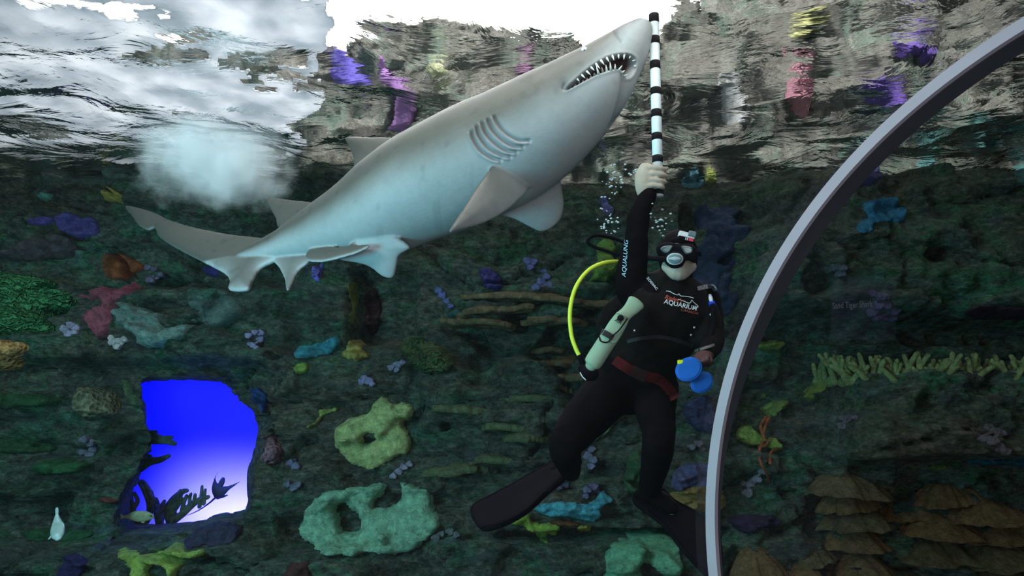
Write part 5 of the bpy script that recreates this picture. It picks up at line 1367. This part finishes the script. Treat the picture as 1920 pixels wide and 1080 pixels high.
def build_held():
    # target pole
    a, b = P(1226, 27, 3.30), P(1234.5, 368, 3.30)
    ax = nrm(b - a)
    def at(v):
        # point of the axis that is seen at image row v
        lo, hi = 0.0, 1.0
        for _ in range(30):
            m = (lo + hi) / 2
            if proj((a + (b - a) * m)[None])[1][0] < v: lo = m
            else: hi = m
        return a + (b - a) * lo
    pole = mk('target_pole', tube([a, (a + b) / 2, b], 0.0245, seg=28, round_caps=False), solid('pole_white', (0.72, 0.78, 0.80), 0.35, var=0.03), label='white pole with black bands held up to the shark snout', cat='pole')
    blk = solid('tape_black', (0.010, 0.008, 0.009), 0.8, var=0.1, spec=0.05)
    for v0, v1 in ((28, 44), (70, 84), (116, 131), (166, 179), (207, 221), (251, 264), (293, 306), (357, 366)):
        mk('band', tube([at(v0), at(v1)], 0.0255, seg=28, round_caps=False), blk, parent=pole, label='black tape band')
    # reserve air bottle across the ribs
    mint = solid('bottle_mint', (0.28, 0.37, 0.26), 0.5, var=0.05, bump=0.05)
    root = empty('reserve_bottle', P(1150, 625, 3.22), 'pale green reserve air pouch strapped slantwise across the diver ribs', 'pouch')
    ca = [(1108, 686, 3.235, 11), (1112, 680, 3.232, 16.5), (1128, 655, 3.226, 17), (1146, 628, 3.22, 16.5), (1163, 602, 3.214, 15)]
    axd = nrm(P(1193, 567, 3.21) - P(1112, 680, 3.232)); side = nrm(np.cross(axd, CAM - P(1150, 625, 3.22)))
    body = Lm(ca, 0.8, aref=side, seg=24); mk('pouch_body', body, mint, parent=root)
    fl = Lm([(1143, 634, 3.195, 16), (1153, 617, 3.19, 16.5), (1163, 601, 3.188, 15), (1168, 594, 3.19, 13.5), (1176, 586, 3.20, 12.5), (1185, 577, 3.205, 14.5), (1193, 567, 3.208, 17)], 0.42, aref=side, seg=24)
    flap = mk('pouch_flap', fl, mint, parent=root, label='pale green folded neck of the pouch')
    on2 = caster(body, fl)
    strap('strap', [(1127, 621), (1137, 626), (1150, 634)], 11, solid('strap_black', (0.016, 0.014, 0.014), 0.6), on2, root, label='black buckle strap', off=0.008)
    mk('cord', tube(catmull([on2(1124, 632, .006)[0], on2(1126, 639, .006)[0], on2(1134, 642, .006)[0], on2(1142, 640, .006)[0], on2(1146, 632, .006)[0], on2(1160, 620, .008)[0], on2(1172, 604, .008)[0], on2(1176, 598, .008)[0]], 5), 0.0032, seg=7), RUBBER, parent=root, label='black elastic cord')
    mk('tie', tube(catmull([on2(1157, 587, .006)[0], on2(1164, 588, .008)[0], on2(1172, 592, .008)[0], on2(1180, 596, .006)[0]], 4), 0.004, seg=7), mint, parent=root)
    q, m = on2(1163.5, 596.5, 0.006)
    mk('emblem', tube([q, q + nrm(CAM - q) * 0.0015], 0.0145, seg=18, round_caps=False), blk, parent=flap, label='round black emblem')
    letters('print_lettering', 'AIR', 1152, 601.5, 6.0, 30, blk, on2, flap, sx=1.1, off=0.006, bold=0.02, label='black printed word')
    # blue disc pair clipped at the hip
    blue = solid('disc_blue', (0.010, 0.105, 0.44), 0.55, bump=0.1, bscale=160, var=0.12, vscale=10)
    root = empty('disc_pair', P(1304, 705, 3.06), 'pair of round blue plastic discs joined at the rim, beside the diver hip', 'discs')
    def ell(cu, cv, rx, ry, rot, Yc, tilt):
        pts = []
        for k in range(28):
            th = 2 * math.pi * k / 28; x = rx * math.cos(th); y = ry * math.sin(th); r = math.radians(rot)
            pts.append((cu + x * math.cos(r) - y * math.sin(r), cv + x * math.sin(r) + y * math.cos(r)))
        pl_ = Plane(P(cu, cv, Yc), nrm(nrm(CAM - P(cu, cv, Yc)) + np.array(tilt)))
        return pts, pl_
    for cu, cv, rx, ry, rot, Yc, tl in ((1291.5, 692.5, 24, 20, -28, 3.05, (0.1, 0, 0.35)), (1316, 717, 20.5, 17, -38, 3.06, (0.35, 0, 0.2))):
        pts, pl_ = ell(cu, cv, rx, ry, rot, Yc, tl)
        d = mk('disc', slab(pts, pl_, 0.005, 0.004, w=0.004, sub=1, tmin=0.002), blue, parent=root, label='flat round blue disc')
        rim = [pl_.at(*pl_.hit(*p), 0.0) for p in pts]; rim.append(rim[0])
        mk('rim', tube(rim, 0.0052, seg=8, caps=False), blue, parent=d)
    mk('hinge', tube([P(1304, 706, 3.045), P(1310, 703, 3.045)], 0.008, seg=10), blue, parent=root)
    mk('clip', box(P(1275.5, 679, 3.06), (0.022, 0.014, 0.018), bev=0.003), solid('clip_yellow', (0.70, 0.78, 0.02), 0.4), parent=root, label='small yellow clip', smooth=False)
    # action camera on top of the mask
    root = empty('action_camera', P(1290, 445, 3.19), 'small silver action camera mounted on top of the dive mask', 'camera')
    c = P(1287, 442, 3.185); R = np.array(Matrix.Rotation(math.radians(14), 3, 'Y'))
    mk('housing', box(c, (0.072, 0.030, 0.026), R, 0.004), solid('camera_silver', (0.68, 0.66, 0.66), 0.3, var=0.1), parent=root, smooth=False)
    tl = np.array(Matrix.Rotation(math.radians(14), 3, 'Y'))
    mk('lens_block', box(c + R @ np.array([0.020, -0.010, 0.008]), (0.034, 0.034, 0.024), R, 0.004), solid('camera_grey', (0.13, 0.17, 0.19), 0.25), parent=root, label='dark grey lens block', smooth=False)
    mk('face_plate', box(c + R @ np.array([0.0, -0.004, -0.020]), (0.070, 0.028, 0.018), R, 0.003), RUBBER, parent=root, label='black lower face', smooth=False)
    mk('badge', box(c + R @ np.array([0.020, -0.019, -0.020]), (0.022, 0.003, 0.013), R, 0.001), solid('badge_red', (0.65, 0.05, 0.09), 0.4), parent=root, label='red badge', smooth=False)
    for k in range(2):
        mk('badge', box(c + R @ np.array([0.0035 - k * 0.007, -0.019, -0.020]), (0.0025, 0.003, 0.012), R, 0.0008), INK['white'], parent=root, label='thin white bar', smooth=False)
    mk('mount', tube([P(1262, 450, 3.20), P(1272, 449, 3.19), P(1284, 452, 3.19)], [0.010, 0.016, 0.014], seg=12), RUBBER, parent=root, label='black mount')
build_held()

# ------------------------------------------------------------------ bubbles from the regulator
def bubbles():
    m, nt, out = newmat('bubble_skin')
    b = N(nt, 'ShaderNodeBsdfPrincipled'); b.inputs['Base Color'].default_value = (0.62, 0.70, 0.74, 1); b.inputs['Roughness'].default_value = 0.08; b.inputs['Specular IOR Level'].default_value = 1.0; b.inputs['Alpha'].default_value = 0.85
    nt.links.new(b.outputs[0], out.inputs[0])
    spots = []
    R = random.Random(5)
    for k in range(17): spots.append((R.uniform(1128, 1160), R.uniform(350, 440), 'left'))
    for k in range(16): spots.append((R.gauss(1138, 12), R.gauss(415, 10), 'left'))
    for k in range(20): spots.append((R.gauss(1236, 10), R.gauss(410, 9), 'right'))
    for k, p in enumerate([(1234, 425), (1237, 432), (1239, 437), (1243, 442), (1247, 444), (1254, 446), (1262, 449)]): spots.append(p + ('right',))
    for k in range(26): spots.append((min(1192, R.gauss(1168, 18)), R.gauss(322, 9), 'top'))
    for k in range(14): spots.append((R.gauss(1155, 10), R.gauss(343, 5), 'top'))
    proto = None
    lab = dict(left='small air bubble rising left of the raised arm', right='small air bubble rising between the raised arm and the mask', top='small air bubble near the water surface left of the gripping hand')
    for (u, v, w_) in spots:
        r = R.uniform(0.0035, 0.0075)
        p = P(u, v, R.uniform(3.15, 3.6))
        if proto is None:
            g = ball((0, 0, 0), (1, 1, 0.62), 12, 8); o = mk('air_bubble', g, m, label=lab[w_], cat='bubble', group='air bubbles ' + w_, origin=(0, 0, 0)); proto = o
        else:
            o = proto.copy(); COL.objects.link(o); o['label'] = lab[w_]; o['group'] = 'air bubbles ' + w_
        o.location = p; o.scale = (r, r, r)
bubbles()

# ------------------------------------------------------------------ fish, ray and corals of the blue opening
def fish():
    # pale fish hanging nose down
    silver = solid('fish_pale', (0.30, 0.40, 0.38), 0.4, var=0.25, vscale=14, spec=0.5); Y = 5.1
    b = Lm([(107, 963, Y, 2.5), (107, 970, Y, 5), (108, 982, Y, 10), (108, 994, Y - .02, 12.5), (109, 1004, Y - .04, 11), (110, 1010, Y - .05, 6)], 0.55, aref=(1, 0, 0))
    f = mk('pale_fish', b, silver, label='pale silvery green fish hanging nose down at lower left', cat='fish')
    pl = Plane(P(107, 980, Y), (0.25, 1, 0))
    mk('tail', slab([(105, 952), (109, 952), (110, 960), (108, 968), (105, 966), (104, 958)], pl, 0.006, 0.004, w=0.01, tmin=0.001), silver, parent=f)
    mk('fin', slab([(99, 1000), (101, 1004), (95, 1010), (90, 1012), (94, 1005)], pl, 0.005, 0.004, w=0.01, tmin=0.001), silver, parent=f)
    mk('fin', slab([(114, 978), (120, 982), (121, 992), (117, 992)], pl, 0.005, 0.004, w=0.01, tmin=0.001), silver, parent=f)
    # olive fish crossing the opening
    ol = solid('fish_olive', (0.20, 0.26, 0.16), 0.5, var=0.3, vscale=30); Y = 6.0
    b = Lm([(234, 969, Y, 2.5), (240, 969, Y, 4.5), (250, 968, Y, 8.5), (262, 968, Y, 10), (274, 968, Y, 9), (284, 969, Y, 5.5), (288, 970, Y, 2.5)], 0.5, aref=(0, 0, 1))
    f = mk('olive_fish', b, ol, label='olive yellow fish swimming across the lower left of the blue opening', cat='fish')
    pl = Plane(P(250, 968, Y), (0, 1, 0))
    mk('tail', slab([(222, 962), (227, 964), (235, 968), (235, 971), (227, 974), (223, 978), (226, 970)], pl, 0.005, 0.004, w=0.01, tmin=0.001), ol, parent=f)
    mk('fin', slab([(248, 961), (258, 957), (272, 960), (266, 962)], pl, 0.004, 0.004, w=0.01, tmin=0.001), ol, parent=f)
    mk('fin', slab([(264, 975), (272, 976), (270, 981), (265, 980)], pl, 0.004, 0.004, w=0.01, tmin=0.001), ol, parent=f)
    mk('eye', ball(P(283, 967.5, Y - 0.028), 0.007, 10, 7), solid('fish_eye', (0.02, 0.02, 0.02), 0.2), parent=f, label='small dark eye')
    # ray gliding in the lit cove
    Y = 7.15; gy = solid('ray_grey', (0.10, 0.11, 0.13), 0.6, var=0.1)
    pl = Plane(P(412, 918, Y), nrm(np.array([-0.25, 1, 0.2])))
    disc = slab([(412, 880), (407, 889), (404, 898), (408, 906), (414, 910), (422, 912), (434, 909), (450, 903), (440, 911), (428, 920), (420, 930), (410, 936), (403, 934), (398, 924), (397, 914), (400, 902), (405, 890)], pl, 0.035, 0.012, w=0.09, tmin=0.002)
    r = mk('ray', disc, gy, label='dark blue ray gliding in the lit blue opening', cat='ray')
    mk('head', Lm([(412, 912, Y, 5), (416, 904, Y, 5), (418, 899, Y, 4)]), gy, parent=r)
    mk('tail', tube(catmull([P(404, 933, Y), P(390, 945, Y), P(372, 957, Y), P(352, 966, Y)], 5), np.linspace(0.010, 0.003, 16), seg=7), gy, parent=r)
    mk('fin', slab([(416, 929), (428, 928), (420, 933), (412, 934)], pl, 0.006, 0.006, w=0.01, tmin=0.001), gy, parent=r)
fish()

def staghorn():
    m = coral((70, 84, 74), gain=3.0)
    sets = [('branching coral at the left foot of the blue opening', 6.55, [[(262, 1004, 6), (262, 990, 6), (258, 975, 5), (248, 955, 4), (244, 930, 4), (240, 905, 3)], [(264, 990, 6), (278, 970, 5), (282, 950, 5), (276, 930, 4), (262, 905, 3), (250, 894, 2.5)], [(282, 950, 5), (286, 936, 4), (274, 910, 3), (266, 902, 2.5)], [(248, 955, 4), (258, 940, 3), (252, 925, 2.5)], [(282, 945, 4), (284, 925, 3), (280, 918, 2)], [(246, 940, 3), (234, 926, 2.5)]]),
            ('branching coral in the middle of the blue opening foot', 6.65, [[(298, 1004, 7), (300, 985, 6), (296, 965, 5), (294, 945, 4), (292, 936, 3)], [(300, 980, 5), (306, 960, 4), (304, 948, 3), (308, 940, 2.5)], [(296, 965, 4), (310, 950, 3), (316, 942, 2)], [(294, 950, 3), (288, 940, 2.5)]]),
            ('tallest branching coral leaning right in the blue opening', 6.6, [[(318, 1004, 7), (322, 985, 7), (320, 965, 8), (324, 945, 8), (332, 932, 6), (342, 922, 4), (350, 920, 3)], [(334, 930, 4), (338, 920, 2.5)], [(326, 975, 6), (342, 964, 5), (356, 950, 5), (372, 938, 4), (390, 932, 3)], [(342, 962, 4), (344, 945, 3), (350, 930, 2.5)], [(356, 948, 3), (356, 932, 2.5), (358, 926, 2)], [(364, 942, 3), (366, 928, 2.5)], [(374, 950, 3), (378, 925, 2.5), (379, 912, 2)], [(382, 944, 3), (384, 930, 2.2), (385, 918, 2)], [(324, 958, 5), (334, 945, 4), (340, 935, 3)]])]
    for lab, Y, br in sets:
        g = G()
        for b in br:
            t = Lm([(u, v, Y + random.uniform(-.02, .02), r * 1.35) for u, v, r in b], seg=9); g.add(t.v, t.f)
        mk('staghorn_coral', g, m, label=lab, cat='coral')
    for lab, br in [('branch coral prong reaching into the blue opening, upper of two', [[(268, 820, 12), (290, 824, 9), (310, 826, 7), (328, 832, 4)], [(290, 820, 7), (306, 821, 5), (322, 820, 3)], [(270, 815, 7), (286, 812, 6), (292, 810, 4)]]),
                    ('branch coral prong reaching into the blue opening, lower of two', [[(262, 872, 14), (282, 865, 8), (300, 862, 6), (316, 855, 4)], [(272, 856, 5), (282, 855, 3)]])]:
        g = G()
        for b in br:
            t = Lm([(u, v, 6.15, r) for u, v, r in b], seg=10); g.add(t.v, t.f)
        mk('staghorn_coral', g, coral((38, 66, 62)), label=lab, cat='coral')
staghorn()

# ------------------------------------------------------------------ the viewing tunnel: acrylic wall and its seam
TA = math.radians(43.82); TR = 1.507; TL = 2.21; TO = -0.1184; TZ = -0.3214
TD = np.array([math.cos(TA), math.sin(TA), 0]); TW = np.array([-math.sin(TA), math.cos(TA), 0])
def tun(s, ph, R=TR):
    return CAM + TD * s + TW * TO + np.array([0, 0, TZ]) + R * (math.cos(ph) * TW + math.sin(ph) * np.array([0, 0, 1.0]))
def tunnel():
    def arcstrip(r0, r1, s0, s1, n=160, a0=-75, a1=105, taper=None):
        g = G(); V = []
        for i in range(n + 1):
            d = a0 + (a1 - a0) * i / n; ph = math.radians(d)
            e = s1 if taper is None else s0 + (s1 - s0) * taper(d)
            for (s, r) in ((s0, r0), (s0, r1), (e, r1), (e, r0)): V.append(tun(s, ph, r))
        Fc = []
        for i in range(n):
            for j in range(4):
                k = (j + 1) % 4; Fc.append((i * 4 + j, i * 4 + k, (i + 1) * 4 + k, (i + 1) * 4 + j))
        Fc.append((0, 1, 2, 3)); Fc.append(tuple(n * 4 + j for j in range(4)))
        return g.add(V, Fc)
    root = empty('tunnel_seam', tun(TL, 0.0), 'grey curved seam strip of the acrylic tunnel sweeping up at right', 'seam strip')
    mk('seam_face', arcstrip(TR - 0.034, TR, TL, TL + 0.02), solid('seam_grey', (0.33, 0.285, 0.325), 0.45, var=0.06, vscale=5), parent=root, smooth=False, label='light grey bonded face')
    mk('seam_edge', arcstrip(TR - 0.036, TR - 0.004, TL + 0.021, TL + 0.11, taper=lambda d: 0.10 + 0.90 * float(ss(0, 40, np.array(d)))), solid('seam_dark', (0.045, 0.043, 0.052), 0.3, var=0.2, vscale=5), parent=root, smooth=False, label='dark inner edge')
    # acrylic shell of the tunnel
    m, nt, out = newmat('acrylic')
    tr = N(nt, 'ShaderNodeBsdfTransparent'); tr.inputs[0].default_value = (0.96, 0.985, 0.985, 1); gl = N(nt, 'ShaderNodeBsdfGlossy'); gl.inputs['Roughness'].default_value = 0.02
    mx = N(nt, 'ShaderNodeMixShader'); mx.inputs[0].default_value = 0.035
    nt.links.new(tr.outputs[0], mx.inputs[1]); nt.links.new(gl.outputs[0], mx.inputs[2]); nt.links.new(mx.outputs[0], out.inputs[0])
    g = G(); n = 96; S = np.linspace(-2.6, 3.6, 14); V = []
    for i in range(n + 1):
        ph = math.radians(-80 + 185 * i / n)
        for s in S: V.append(tun(s, ph, TR + 0.002))
    k = len(S)
    g.add(V, [(i * k + j, i * k + j + 1, (i + 1) * k + j + 1, (i + 1) * k + j) for i in range(n) for j in range(k - 1)])
    o = mk('window_tunnel', g, m, kind='structure', label='clear curved acrylic wall of the viewing tunnel', recalc=False)
tunnel()

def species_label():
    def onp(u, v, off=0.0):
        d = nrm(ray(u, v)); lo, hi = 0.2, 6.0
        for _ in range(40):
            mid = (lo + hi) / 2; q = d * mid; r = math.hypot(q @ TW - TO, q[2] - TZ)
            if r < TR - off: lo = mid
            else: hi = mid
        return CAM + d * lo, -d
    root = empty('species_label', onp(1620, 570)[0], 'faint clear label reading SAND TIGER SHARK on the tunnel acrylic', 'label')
    m, nt, out = newmat('reflection_film')  # faint violet rectangle painted in place of a reflection on the acrylic
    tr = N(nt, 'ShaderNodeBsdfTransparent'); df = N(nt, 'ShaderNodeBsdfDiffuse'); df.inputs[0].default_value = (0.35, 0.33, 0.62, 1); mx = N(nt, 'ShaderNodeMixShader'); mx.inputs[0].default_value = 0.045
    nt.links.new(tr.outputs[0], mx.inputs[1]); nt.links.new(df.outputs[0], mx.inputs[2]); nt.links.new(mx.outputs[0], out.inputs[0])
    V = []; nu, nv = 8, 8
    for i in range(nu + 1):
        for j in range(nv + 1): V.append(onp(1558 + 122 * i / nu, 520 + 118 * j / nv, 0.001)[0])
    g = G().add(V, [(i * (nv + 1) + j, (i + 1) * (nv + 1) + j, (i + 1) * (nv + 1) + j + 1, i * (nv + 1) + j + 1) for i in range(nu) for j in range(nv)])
    mk('reflection_tint', g, m, parent=root, label='violet tint painted as a reflection', recalc=False)
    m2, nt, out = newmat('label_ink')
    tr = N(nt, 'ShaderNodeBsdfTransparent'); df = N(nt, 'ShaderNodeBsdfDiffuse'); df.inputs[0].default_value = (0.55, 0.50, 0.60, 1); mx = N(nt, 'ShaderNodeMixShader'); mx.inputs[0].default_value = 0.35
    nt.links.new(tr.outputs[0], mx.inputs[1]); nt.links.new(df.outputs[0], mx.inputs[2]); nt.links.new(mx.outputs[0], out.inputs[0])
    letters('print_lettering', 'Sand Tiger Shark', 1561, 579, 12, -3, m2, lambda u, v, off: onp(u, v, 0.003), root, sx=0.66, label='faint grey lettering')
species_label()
